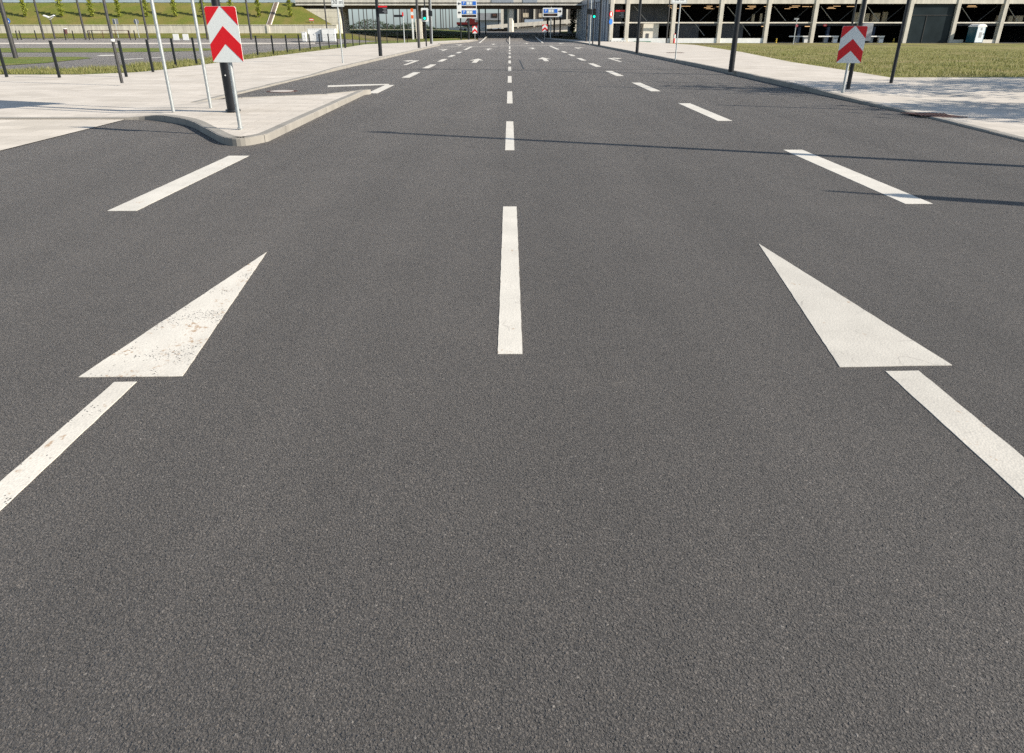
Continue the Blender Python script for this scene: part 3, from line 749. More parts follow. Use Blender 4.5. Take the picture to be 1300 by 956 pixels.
# black posts on the right footway
q = G(1076.5, 112, .12)
t = empty('black_sign_post', q, 'black post right behind the shaded chevron, carrying a grey plate seen from the back', 'sign post')
mb = MB(); mb.tube((0, 0, -.02), (0, 0, 3.4), .05, .045, 14); mb.build('post', M['dark_post'], t)
za, zb = A(1100, 52, q.y).z - q.z, A(1097, 29, q.y).z - q.z
mb = MB(); mb.face_y(rounded(.05, .05 + .27, za, zb, .02), -.02, -.005); mb.build('plate', M['sign_back'], t)
q = G(1131, 105.4, .12)
t = empty('slim_post', q, 'slim black post standing alone at the corner of the lawn', 'post')
mb = MB(); mb.tube((0, 0, -.02), (0, 0, 3.6), .046, .040, 14); mb.build('shaft', M['dark_post'], t)
mb = MB(); mb.tube((0, 0, 3.6), (0, 0, 3.66), .048, .02, 14); mb.build('cap', M['dark_post'], t)
q = G(1074, 72, .0)
t = empty('slim_post', q, 'slim dark post rising from the lawn behind the shaded chevron', 'post')
mb = MB(); mb.tube((0, 0, -.1), (0, 0, 5.5), .062, .05, 12); mb.build('shaft', M['dark_post'], t)
mb = MB(); mb.tube((0, 0, 5.5), (0, 0, 5.56), .05, .02, 12); mb.build('cap', M['dark_post'], t)
q = A(1007, 55, 83); q.z = -.05
t = empty('grey_sign_post', q, 'thin grey sign post before the garage seen edge on', 'sign post')
mb = MB(); zt = A(1011, 24, q.y).z - q.z; mb.tube((0, 0, -.1), (0, 0, zt), .05, .05, 10); mb.build('post', M['galv'], t)
mb = MB(); mb.box((-.05, 0, zt), (.5, .06, .16)); mb.build('sign_head', M['sign_back'], t)
mb = MB(); mb.tube((.08, -.06, zt - .68), (.08, -.03, zt - .68), .14, .14, 16); mb.build('red_disc', mat('faded_red', (.30, .06, .08), .5), t)
q = A(846, 52.3, 84.5); q.z = -.04
straight_lamp(q, 7.5, .085, 'slim grey lamp column before the pale stair box of the garage', 'grey_post')

# ------------------------------------------------------------------ fence on the left
posts = [G(-62, 95.5, .1), G(8, 95.3, .1), G(75, 96, .1), G(160, 95, .1), G(194, 90, .1), G(223.7, 84.5, .1), G(249.5, 80.5, .1)]
posts += [G(276, 76.5, .1), G(303, 73.6, .1)] + [G(*p, .1) for p in [(327.7, 71.5), (347.5, 69.3), (365, 67.4), (380.9, 65.3), (394.3, 63.8), (406.8, 62.8), (418.2, 61.5), (428.7, 60.2)]]
y = posts[-1].y + 3.0
while y < 92: posts.append(Vector((-14.1 + max(0, y - 74) * .22, y, .1))); y += 3.0
t = empty('fence', posts[2], 'long black wire fence with bare posts along the left footway', 'fence')
hpst = A(64, 52, posts[2].y).z - .1
for p in posts:
    mb = MB(); r0 = rel(p, posts[2]); mb.box((r0.x, r0.y, hpst / 2 - .03), (.075, .06, hpst + .06)); mb.box((r0.x, r0.y, hpst + .004), (.081, .066, .012)); mb.build('post', M['black'], t)
for a_, b_ in zip(posts[7:-1], posts[8:]):
    a2, b2 = rel(a_, posts[2]), rel(b_, posts[2]); mb = MB(); L_ = (b2 - a2).length
    n = int(L_ / .2)
    for k in range(1, n):
        c = a2.lerp(b2, k / n); mb.tube((c.x, c.y, .06), (c.x, c.y, hpst - .04), .0022, .0022, 4, 0, False)
    for zz in (.06, .3, .54, .78, hpst - .05): mb.tube((a2.x, a2.y, zz), (b2.x, b2.y, zz), .003, .003, 4, 0, False)
    mb.build('mesh_panel', M['black'], t)

# ------------------------------------------------------------------ left: wall, bank, trees, cabinets, small signs
YW = 104.0
zw0, zw1 = .6, A(200, 32, YW).z
xw1 = A(428, 36, YW).x
mb = MB(); mb.bb(-150, xw1, YW, YW + .5, zw0, zw1); mb.bb(-150, xw1, YW - .05, YW + .55, zw1 - .002, zw1 + .07)
mb.bb(A(339, 36, YW).x, A(342, 36, YW).x, YW - .12, YW, zw0, zw1)
tag(mb.build('retaining_wall', M['wall_panel']), 'low panelled concrete wall at the foot of the green embankment', 'wall')
# bank
Y0, Y1 = YW + .55, 111.5
zb0 = zw1 - .05; zb1 = A(200, 3.6, Y1).z
xe0, xe1 = A(424, 33, Y0).x, A(374, 4, Y1).x
mb = MB(); nx_, ny_ = 60, 8; vs = []
for j in range(ny_ + 1):
    f_ = j / ny_; xe = xe0 + (xe1 - xe0) * f_
    for i in range(nx_ + 1):
        x = -150 + (xe + 150) * i / nx_
        vs.append((x, Y0 + (Y1 - Y0) * f_, zb0 + (zb1 - zb0) * f_ + (0 if j in (0, ny_) else random.uniform(-.05, .05))))
mb.add(vs, [(j * (nx_ + 1) + i, j * (nx_ + 1) + i + 1, (j + 1) * (nx_ + 1) + i + 1, (j + 1) * (nx_ + 1) + i) for j in range(ny_) for i in range(nx_)])
n0 = nx_; n1 = ny_ * (nx_ + 1) + nx_
e0, e1 = Vector(vs[n0]), Vector(vs[n1])
mb.add([e0, (e0.x - 1, Y1 + 3, .6), (e1.x, Y1 + 3, .6), e1, (e0.x, e0.y, .6)], [(0, 4, 1), (0, 1, 2, 3)])
mb.add([(-150, Y1, zb1), (e1.x, Y1, zb1), (e1.x, Y1 + 30, zb1), (-150, Y1 + 30, zb1)], [(0, 1, 2, 3)])
tag(mb.build('embankment', M['slope']), 'steep green embankment carrying the upper road', 'embankment', None, 'structure')
# chute on the bank
def bank(px, f_):
    y = Y0 + (Y1 - Y0) * f_; z = zb0 + (zb1 - zb0) * f_; x0 = A(px, 32 - 28 * f_, y).x
    return Vector((x0, y, z))
t = empty('drain_chute', bank(341, 0), 'stepped pale stone drain chute running down the embankment', 'drain chute')
a_, b_ = bank(339.5, 0), bank(349.5, 1)
mb = MB()
n = 26
for k in range(n):
    c = a_.lerp(b_, (k + .5) / n) - a_; mb.box((c.x, c.y, c.z + .04), (.42, (Y1 - Y0) / n * .9, .16))
mb.build('steps', mat('chute_stone', (.22, .17, .14), .85, 0, .2, 4), t)
for s in (-1, 1):
    mb = MB(); dx = .30 * s
    c0, c1 = Vector((dx, 0, .02)), (b_ - a_) + Vector((dx, 0, .02)); mb.tube(c0, c1, .09, .09, 4); mb.build('edging', M['concrete'], t)
# guard rail, and noise barrier on the upper road
t = empty('guard_rail', (-90, Y1 + .6, zb1), 'pale steel guard rail along the top edge of the embankment', 'guard rail')
mb = MB(); mb.bb(-60, e1.x + 90, -.03, .03, .08, .40); mb.build('rail', M['rail'], t, .02)
for k in range(39):
    mb = MB(); mb.bb(-58 + k * 3 - .05, -58 + k * 3 + .05, .03, .12, -.1, .38); mb.build('post', M['grey_post'], t)
t = empty('noise_barrier', (-90, Y1 + 6, zb1), 'long blue grey noise barrier on top of the embankment', 'noise barrier')
mb = MB(); mb.bb(-60, e1.x + 88, -.03, .03, 0, 2.2); mb.build('panel', M['barrier_glass'], t)
for k in range(32):
    mb = MB(); mb.bb(-58 + k * 3.7 - .06, -58 + k * 3.7 + .06, -.12, -.03, 0, 2.3); mb.build('post', M['grey_post'], t)

def leaf_cloud(mb, centre_fn, n, size, flat=.0):
    for _ in range(n):
        c, s = centre_fn(); s = size * s
        a_, b_, g_ = random.uniform(0, 6.28), random.gauss(0, .6), random.uniform(0, 6.28)
        m_ = Matrix.Rotation(a_, 3, 'Z') @ Matrix.Rotation(b_, 3, 'X') @ Matrix.Rotation(g_, 3, 'Y')
        q_ = [m_ @ Vector(v) * s + c for v in ((-.5, 0, 0), (0, .32, .05), (.6, 0, 0), (0, -.32, .05))]
        mb.add(q_, [(0, 1, 2, 3)])
def poplar(loc, h_, r, label, group):
    t = empty('poplar_tree', loc, label, 'tree', group)
    mb = MB(); mb.tube((0, 0, -.2), (0, 0, h_ * .8), .07, .015, 8)
    for k in range(14):
        zz = .5 + k * h_ * .05; a_ = random.uniform(0, 6.28); mb.tube((0, 0, zz), (r * .6 * math.cos(a_), r * .6 * math.sin(a_), zz + .55), .014, .004, 5, 0, False)
    mb.build('trunk', M['bark'], t)
    def cf():
        f_ = random.random() ** .9; prof = math.sin(math.pi * min(1, .12 + f_ * .86)) ** .6
        a_ = random.uniform(0, 6.28); rr = r * prof * random.random() ** .5 * (.75 + .45 * math.sin(f_ * 31 + a_ * 2))
        return Vector((rr * math.cos(a_), rr * math.sin(a_), .12 + f_ * (h_ - .1))), random.uniform(.6, 1.4)
    mb = MB(); leaf_cloud(mb, cf, 1500, .15); mb.build('crown', M['poplar'], t)
WHICH = ['first', 'second', 'third', 'fourth', 'fifth', 'sixth', 'seventh', 'eighth', 'ninth', 'tenth', 'eleventh', 'twelfth']
k = 0
for px in (33, 79, 117.5, 152, 187, 223, 258.5, 294.5, 329, 369):
    f_ = .36; b_ = bank(px, f_)
    # the trunk foot sits on the slope at this pixel column
    b_.x = A(px, 21.5, b_.y).x
    poplar(b_, random.uniform(3.4, 4.0), random.uniform(.36, .46), WHICH[k] + ' slim young poplar from the left on the embankment', 'young poplars on the embankment'); k += 1

# cabinets in front of the abutment
def cabinet(px0, px1, py0, py1, D, label, dep=.7):
    a_ = A((px0 + px1) / 2, py1, D); zt = A((px0 + px1) / 2, py0, D).z; wd = abs(A(px1, py1, D).x - A(px0, py1, D).x)
    a_.z = .0 + verge_rise(a_.x, a_.y); hh = zt - a_.z
    t = empty('utility_cabinet', a_, label, 'cabinet', 'white utility cabinets')
    mb = MB(); mb.bb(-wd / 2, wd / 2, 0, dep, .08, hh - .05); mb.build('body', M['white'], t, .015)
    mb = MB(); mb.bb(-wd / 2 - .03, wd / 2 + .03, -.03, dep + .03, hh - .05, hh); mb.build('roof', M['white'], t, .01)
    mb = MB(); mb.bb(-wd / 2 + .03, wd / 2 - .03, .03, dep - .03, 0, .08); mb.build('plinth', M['sign_back'], t)
    n = max(1, round(wd / .8))
    for j in range(n):
        x0 = -wd / 2 + .03 + (wd - .06) * j / n; x1 = -wd / 2 + .03 + (wd - .06) * (j + 1) / n
        mb = MB(); mb.bb(x0 + .015, x1 - .015, -.012, -.001, .14, hh - .1); dd = mb.build('door', M['white'], t, .004)
        mb = MB(); mb.bb(x1 - .1, x1 - .07, -.03, -.012, hh * .5, hh * .5 + .16); mb.build('handle', M['grey_post'], dd)
cabinet(384, 389.4, 40.5, 54, 88, 'narrow white cabinet at the left end of the cabinet row', .6)
cabinet(392, 408.4, 36.2, 54, 88.3, 'wide white cabinet in the middle of the cabinet row', .8)
cabinet(409.5, 426.5, 36.2, 54, 88.0, 'wide white cabinet at the end of the row nearest the abutment', .8)
# white notice stands
for px, lab in ((224.5, 'white notice board on the grey path, the one farther from the big chevron'), (236.8, 'white notice board on the grey path, the one closer to the big chevron')):
    q = A(px, 53, 90); q.z = verge_rise(q.x, q.y); hh = A(px - 1.5, 43, 90).z - q.z
    t = empty('notice_board', q, lab, 'notice board', 'white notice boards')
    mb = MB(); mb.face_y(rounded(-.34, .34, .12, hh, .04), -.03, .03); mb.build('panel', M['white'], t)
    for s in (-1, 1):
        mb = MB(); mb.bb(s * .28 - .03, s * .28 + .03, .03, .09, -.05, hh - .05); mb.build('post', M['galv'], t)
# blue round arrow sign
q = G(17, 49.5, .1); q = A(16, 49, 100); q.z = .4
zc = A(10.5, 26.5, 100).z - q.z
t = empty('arrow_sign', q, 'round blue sign with a white arrow on a thin post', 'traffic sign')
mb = MB(); mb.tube((0, .03, -.1), (0, .03, zc + .2), .045, .045, 10); mb.build('post', M['galv'], t)
mb = MB(); mb.tube((0, .0, zc), (0, -.02, zc), .34, .34, 28); mb.build('disc', M['blue'], t)
mb = MB(); Rm = Matrix.Rotation(R(-40), 2)
arp = [Rm @ Vector(v) for v in ((-.22, -.05), (.04, -.05), (.04, -.16), (.26, 0), (.04, .16), (.04, .05), (-.22, .05))]
mb.face_y([(v.x, zc + v.y) for v in arp], -.026, -.0215); mb.build('arrow', M['sign_white'], t)
for px, py, rr, lab in ((148, 27.5, .42, 'grey back of a square sign standing before the fourth poplar'), (174.3, 27.5, .36, 'grey back of a round sign standing between the fourth and fifth poplars')):
    q = A(px + 3, 50, 98); q.z = .35; zc = A(px, py, 98).z - q.z
    t = empty('traffic_sign', q, lab, 'traffic sign')
    mb = MB(); mb.tube((0, 0, -.1), (0, 0, zc + .3), .045, .045, 10); mb.build('post', M['galv'], t)
    mb = MB()
    if rr > .4: mb.face_y(rounded(-.36, .36, zc - .3, zc + .36, .05), .05, .07)
    else: mb.tube((0, .05, zc), (0, .07, zc), .34, .34, 24)
    mb.build('plate', M['sign_back'], t)
q = A(86.5, 51, 98); q.z = .3
t = empty('litter_bin', q, 'small brown bin on a short post before the retaining wall', 'bin')
zc = A(86, 40, 98).z - q.z
mb = MB(); mb.tube((0, 0, -.1), (0, 0, zc), .035, .035, 8); mb.build('post', M['grey_post'], t)
mb = MB(); mb.tube((0, -.1, zc - .3), (0, -.1, zc + .3), .19, .22, 16); mb.build('body', mat('bin_brown', (.07, .025, .025), .5), t)
mb = MB(); mb.tube((0, -.1, zc + .3), (0, -.1, zc + .36), .24, .2, 16); mb.build('rim', M['white'], t)
# small bollards on the grey path
bl = 0
for px in (23, 27.5, 84, 94.5, 47, 114, 119, 172.5, 166):
    q = A(px, 51.6, 93); q.z = verge_rise(q.x, q.y)
    mb = MB(); mb.tube((0, 0, -.1), (0, 0, 1.05), .06, .06, 10); mb.tube((0, 0, 1.05), (0, 0, 1.1), .06, .03, 10); mb.tube((0, 0, .85), (0, 0, .9), .066, .066, 10)
    o = mb.build('bollard', M['dark_post']); o.location = q
    bl += 1; tag(o, 'dark bollard on the grey path, ' + ORD[sorted((23, 27.5, 84, 94.5, 47, 114, 119, 172.5, 166)).index(px)] + ' from the left end', 'bollard', 'bollards on the grey path')
# low rail
q = A(140, 50, 97); q.z = verge_rise(q.x, q.y)
t = empty('hand_rail', q, 'low brown rail between bollards before the retaining wall', 'railing')
mb = MB(); mb.bb(-2.6, 2.6, -.03, .03, .92, .98); mb.bb(-2.6, 2.6, -.02, .02, .5, .54); mb.build('rail', M['rust'], t)
for k in range(4):
    mb = MB(); x = -2.5 + k * 5 / 3; mb.bb(x - .03, x + .03, -.03, .03, -.05, .92); mb.build('post', M['rust'], t)
# small red and white sign on the bank
b_ = bank(396, .12)
t = empty('notice_sign', b_ + Vector((0, -.1, 0)), 'tiny red and white notice at the foot of the bank near the abutment', 'sign')
mb = MB(); mb.bb(-.3, .3, -.02, .0, .25, .55); mb.build('panel', M['sign_red'], t)
mb = MB(); mb.bb(-.26, .26, -.024, -.0205, .34, .46); mb.build('stripe', M['sign_white'], t)
for s in (-1, 1):
    mb = MB(); mb.bb(s * .22 - .02, s * .22 + .02, 0, .04, -.2, .5); mb.build('post', M['galv'], t)

# ------------------------------------------------------------------ overpass
YB = 110.0
z_soff = A(500, 10.9, YB).z; z_f0 = A(500, 6.8, YB).z; z_f1 = A(500, 4.7, YB).z; z_s1 = A(500, 3.1, YB).z
xl, xr = A(375, 6, YB).x, 40.0
t = empty('road_bridge', (0, YB, 0), 'long concrete road overpass crossing above the street', 'bridge')
def LB(x0, x1, y0, y1, z0, z1): return (x0, x1, y0 - YB, y1 - YB, z0, z1)
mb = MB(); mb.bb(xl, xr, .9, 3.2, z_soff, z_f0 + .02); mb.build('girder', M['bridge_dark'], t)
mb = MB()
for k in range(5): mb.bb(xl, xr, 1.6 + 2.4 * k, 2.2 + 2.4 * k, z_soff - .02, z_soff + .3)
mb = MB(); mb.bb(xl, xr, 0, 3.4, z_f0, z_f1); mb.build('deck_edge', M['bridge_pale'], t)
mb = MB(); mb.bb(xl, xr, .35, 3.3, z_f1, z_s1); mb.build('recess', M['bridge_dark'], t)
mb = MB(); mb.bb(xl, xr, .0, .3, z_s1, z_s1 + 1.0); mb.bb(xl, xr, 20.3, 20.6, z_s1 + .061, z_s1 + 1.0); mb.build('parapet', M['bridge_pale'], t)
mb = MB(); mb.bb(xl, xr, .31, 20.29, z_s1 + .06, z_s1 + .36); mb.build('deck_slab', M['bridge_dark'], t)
for px0, px1 in ((624, 652), (664, 682)):
    x0, x1 = A(px0, 2, YB).x, A(px1, 2, YB).x; mb = MB(); mb.bb(x0, x1, -.06, -.01, z_s1 - .02, z_s1 + 1.1); mb.build('grey_panel', M['blue_pale'] if False else mat('grey_blue_panel', (.26, .29, .33), .6), t)
# railing on the left half of the parapet
mb = MB(); mb.bb(xl, -6, .1, .16, z_s1 + 1.35, z_s1 + 1.42)
mb.build('hand_rail', M['galv'], t)
# abutment
xa0, xa1 = A(380, 20, YB).x, A(431.5, 20, YB + .3).x
mb = MB(); mb.bb(xa0 - 4, xa1, .3, 6.4, .4, z_soff - .003); mb.bb(xa0 - 4, xa1, 3.45, 6.4, z_soff - .003, z_s1 + .055); mb.build('abutment', M['block'], t)
# intermediate supports
def pier(px, wpx, y_, label=None):
    p0 = A(px, 25, y_); wd = A(px + wpx, 25, y_).x - p0.x
    m_ = MB(); m_.bb(p0.x, p0.x + wd, y_ - YB, 3.35, .0, z_soff - .003); m_.bb(p0.x, p0.x + wd, 3.45, 6.0, .0, z_s1 + .055); return m_
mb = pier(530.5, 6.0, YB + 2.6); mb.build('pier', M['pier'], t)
for px in (527.6, 532.6):
    p0 = A(px, 36, YB + .9); mb = MB(); mb.bb(p0.x, p0.x + .36, .95, 1.5, .1, A(px, 24, YB + 1).z); mb.build('pier_plinth', M['offwhite'], t)
# orange and white striped post beside the pier
q = A(524.3, 40, YB - 2.5); q.z = .15 + rise(q.y)
t2 = empty('striped_post', q, 'tall white post with orange and white bands before the bridge pier', 'post')
z1_, z2_, z3_ = A(523, 23.5, q.y).z - q.z, A(523, 17, q.y).z - q.z, A(522.5, 10.8, q.y).z - q.z
mb = MB(); mb.bb(-.12, .12, -.06, .06, -.2, z1_); mb.build('shaft', M['white'], t2)
zs = [z1_ + (z3_ - z1_) * i / 3 for i in range(4)]
for i in range(3):
    mb = MB(); mb.bb(-.17, .17, -.07, .07, zs[i] + .001, zs[i + 1] - .001); mb.build('band', M['orange'] if i != 1 else M['white'], t2)
# a second overpass behind it
Y2 = 148.0
t3 = empty('road_bridge', (0, Y2, 0), 'second overpass behind the first one on a single pier', 'bridge')
mb = MB(); mb.bb(-11, 60, 0, 11, 5.8, 6.8); mb.build('deck', M['bridge_dark'], t3)
mb = MB(); mb.bb(-11, 60, -.2, .1, 6.7, 7.6); mb.build('parapet', M['bridge_pale'], t3)
p0 = A(648.3, 30, Y2 + 1.8)
mb = MB(); mb.prism([(p0.x - .62, 1.9), (p0.x - .3, 1.5), (p0.x + .3, 1.5), (p0.x + .62, 1.9), (p0.x + .62, 5), (p0.x - .62, 5)], .6, 5.8); mb.build('pier', M['concrete'], t3)
mb = MB(); mb.bb(p0.x - 1.1, p0.x + 1.1, 1.2, 5.4, 5.2, 5.79); mb.build('pier_cap', M['pier'], t3)

# ------------------------------------------------------------------ far buildings, ramp and odd things behind the bridge
YR = 172.0
zr = lambda px, py: A(px, py, YR).z
t = empty('ramp', (0, YR, .8), 'pale concrete ramp rising to the right behind the overpass', 'ramp')
x0, x1 = A(618, 34, YR).x, A(735, 26, YR).x
mb = MB()
mb.face_y([(x0, zr(618, 36.5) - .8), (x1, zr(731, 29) - .8), (x1, zr(731, 23.6) - .8), (x0, zr(618, 32) - .8)], 0, 6); mb.build('parapet', M['concrete'], t)
mb = MB(); mb.face_y([(A(652, 37, YR).x, -.4), (x1, -.4), (x1, zr(731, 29.5) - .82), (A(652, 37, YR).x, zr(652, 36) - .82)], .9, 5.5); mb.build('wall', M['offwhite'], t)
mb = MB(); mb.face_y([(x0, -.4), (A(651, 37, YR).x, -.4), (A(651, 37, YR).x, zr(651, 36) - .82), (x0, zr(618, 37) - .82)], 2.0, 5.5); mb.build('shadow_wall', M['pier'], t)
x2, x3 = A(666, 27, YR).x, A(690, 26, YR).x
mb = MB(); mb.face_y([(x2, zr(666, 28.7) - .8), (x3, zr(690, 27.2) - .8), (x3, zr(690, 24.2) - .8), (x2, zr(666, 24.6) - .8)], .6, .7); mb.build('glass_rail', M['blue_pale'], t)
YF = 192.0
t = empty('office_block', (0, YF, .8), 'dark slatted building with pale columns behind the ramp', 'building')
x0, x1 = A(656, 20, YF).x, A(760, 20, YF).x
mb = MB(); mb.bb(x0, x1, .6, 20, -.5, 12); mb.build('facade', M['louvre'], t)
for px in (657.8, 678.5, 720, 740.5):
    xx = A(px, 20, YF).x; mb = MB(); mb.bb(xx - .22, xx + .22, .1, .55, -.5, 12); mb.build('column', M['concrete'], t)
for px0, px1, py0, py1 in ((664, 671, 16.5, 22), (684, 688.5, 17, 22)):
    xa, xb = A(px0, 20, YF).x, A(px1, 20, YF).x; mb = MB(); mb.bb(xa, xb, .5, .595, A(660, py1, YF).z - .8, A(660, py0, YF).z - .8); w_ = mb.build('window', M['box'], t)
mb = MB()
for k in range(30): xx = x0 + (x1 - x0) * k / 30; mb.bb(xx, xx + .06, .5, .6, -.5, 12)
mb.build('slats', M['clad_dark'], t)
YG = 182.0
t = empty('stair_tower', (0, YG, .8), 'dark glazed tower around the single pier', 'building')
x0, x1 = A(639.5, 20, YG).x, A(656, 20, YG).x
mb = MB(); mb.bb(x0, x1, 0, 8, -.5, 12); mb.build('glazing', M['glass'], t)
for k in range(6):
    zz = .2 + 1.1 * k; mb = MB(); mb.bb(x0 - .02, x1 + .02, -.05, -.01, zz, zz + .1); mb.build('transom', M['dark_post'], t)
for xx in (x0, (x0 + x1) / 2, x1):
    mb = MB(); mb.bb(xx - .07, xx + .07, -.1, -.052, -.5, 12); mb.build('mullion', M['dark_post'], t)
xx = A(637.6, 20, YG).x; mb = MB(); mb.bb(xx - .33, xx + .33, -.4, .4, -.5, 12); mb.build('column', M['concrete'], t)
YH = 300.0
t = empty('warehouse', (0, YH, .86), 'low grey hall with a dark picture board far behind the bridge', 'building')
x0, x1 = A(600, 25, YH).x, A(640, 25, YH).x
zt = A(620, 16.5, YH).z - .86; zb = A(620, 25.5, YH).z - .86
mb = MB(); mb.bb(x0, x1, 0, 20, zb, zt); mb.build('upper_storey', M['cargo'], t)
mb = MB(); mb.bb(x0 + 1, x1 - 1, 2, 18, 0, zb); mb.build('lower_storey', M['blue_pale'], t)
xa, xb = A(624, 20, YH).x, A(631.5, 20, YH).x
mb = MB(); mb.bb(xa, xb, -.15, -.02, A(628, 22.5, YH).z - .86, A(628, 17, YH).z - .86); bd = mb.build('board', M['display'], t)
mb = MB(); mb.bb(xa + .5, xa + 1.2, -.2, -.155, A(628, 20, YH).z - .86, A(628, 18, YH).z - .86); mb.bb(xb - 1.1, xb - .5, -.2, -.155, A(628, 20, YH).z - .86, A(628, 18, YH).z - .86); mb.build('red_patch', M['rust'], bd)
# low pale wall band and kiosk blocks
mb = MB(); q = A(620, 34, 205); mb.bb(A(570, 34, 205).x, A(625, 34, 205).x, 205, 205.5, .6, A(600, 34.8, 205).z); o = mb.build('boundary_wall', M['offwhite']); tag(o, 'low pale boundary wall behind the red platform trailer', 'wall')
# red platform trailer
q = A(590, 34, 190); q.z = .86
zt = A(590, 28.5, 190).z - .86
t = empty('platform_trailer', q, 'red work platform trailer parked beyond the overpass', 'trailer')
xa, xb = A(580, 30, 190).x - q.x, A(607, 30, 190).x - q.x
z0, z1 = A(590, 33.8, 190).z - .86, A(590, 31.0, 190).z - .86
zt = z1 + .25
mb = MB(); mb.bb(xa, xb, -1, 1, z1 - .05, zt + .25); mb.build('deck', M['red_paint'], t)
mb = MB(); mb.bb(xa + .2, xb - .2, -.9, .9, z0 + .1, z1 - .05); mb.build('chassis', M['black'], t)
for xx in (xa + 1.0, xa + 2.0, xb - 1.2):
    for s in (-1, 1):
        mb = MB(); mb.tube((xx, s * .7, .35), (xx, s * .98, .35), .36, .36, 16); mb.build('wheel', M['black'], t)
mb = MB(); mb.bb(xa + 3.0, xa + 3.9, -.6, .6, zt + .25, zt + 1.2); mb.tube((xa + 2.2, 0, zt + .25), (xa + 3.4, 0, zt + 2.1), .14, .12, 8); mb.build('lift_arm', M['red_paint'], t)
mb = MB(); mb.bb(xb - 1.7, xb - .8, -.7, .7, zt + .25, zt + 1.0); mb.build('basket', M['red_paint'], t)
# tree line at the horizon
mb = MB()
def cf():
    x = random.uniform(-330, -20); f_ = random.random(); top = 3.0 + 2.2 * math.sin(x * .05) + 1.6 * math.sin(x * .19 + 1) + random.uniform(-.6, .6)
    return Vector((x, 520 + random.uniform(-8, 8), .6 + f_ * max(1.0, top))), random.uniform(.6, 1.4)
leaf_cloud(mb, cf, 16000, .9)
tag(mb.build('treeline', M['dark_leaf']), 'dark line of woodland on the horizon under the bridge', 'trees', None, 'stuff')
# far slim lamp posts seen through the openings
far_px = (449, 457, 463, 467, 474.5, 491.5, 500.5, 508.5, 518, 553.5, 560, 563, 566.5, 571, 574.5, 633)
for i, px in enumerate(far_px):
    D = random.uniform(205, 260); q = A(px, 36.6, D); q.z = .8
    mb = MB(); mb.tube((0, 0, 0), (0, 0, 12), .16, .10, 8); mb.tube((0, 0, 12), (1.2, 0, 12.3), .08, .06, 6); mb.box((1.5, 0, 12.3), (1.0, .3, .12))
    o = mb.build('lamp_post', M['grey_post']); o.location = q
    tag(o, 'thin far lamp post seen under the overpass, one of the row beyond', 'lamp post', 'far lamp posts under the overpass')
q = A(571, 36.6, 200)

# dark columnar tree and box near the clad facade
q = A(727, 42, 121); q.z = .3 + rise(121)
t = empty('columnar_tree', q, 'dark narrow tree against the corner of the clad facade', 'tree')
mb = MB(); mb.tube((0, 0, -.2), (0, 0, 5), .09, .02, 8)
for k in range(10):
    a_ = k * 2.4; mb.tube((0, 0, .8 + k * .4), (.35 * math.cos(a_), .35 * math.sin(a_), 1.3 + k * .4), .02, .006, 5, 0, False)
mb.build('trunk', M['bark'], t)
def cf():
    f_ = random.random(); a_ = random.uniform(0, 6.28); rr = .52 * (math.sin(math.pi * min(1, .15 + f_ * .84)) ** .5) * random.random() ** .5
    return Vector((rr * math.cos(a_), rr * math.sin(a_), .3 + f_ * 5.2)), random.uniform(.6, 1.4)
mb = MB(); leaf_cloud(mb, cf, 1500, .2); mb.build('crown', M['dark_leaf'], t)
q = A(724, 40.5, 122.5); q.z = rise(122.5) + .1
t = empty('utility_cabinet', q, 'grey blue cabinet in the shade by the dark narrow tree', 'cabinet')
mb = MB(); mb.bb(-.45, .45, -.3, .3, .06, 1.1); mb.build('body', M['clad_blue'], t, .02)
mb = MB(); mb.bb(-.5, .5, -.35, .35, 1.1, 1.17); mb.build('roof', M['clad_blue'], t)
mb = MB(); mb.bb(-.4, -.01, -.32, -.3, .12, 1.0); mb.bb(.01, .4, -.32, -.3, .12, 1.0); mb.build('door', M['clad_blue'], t)

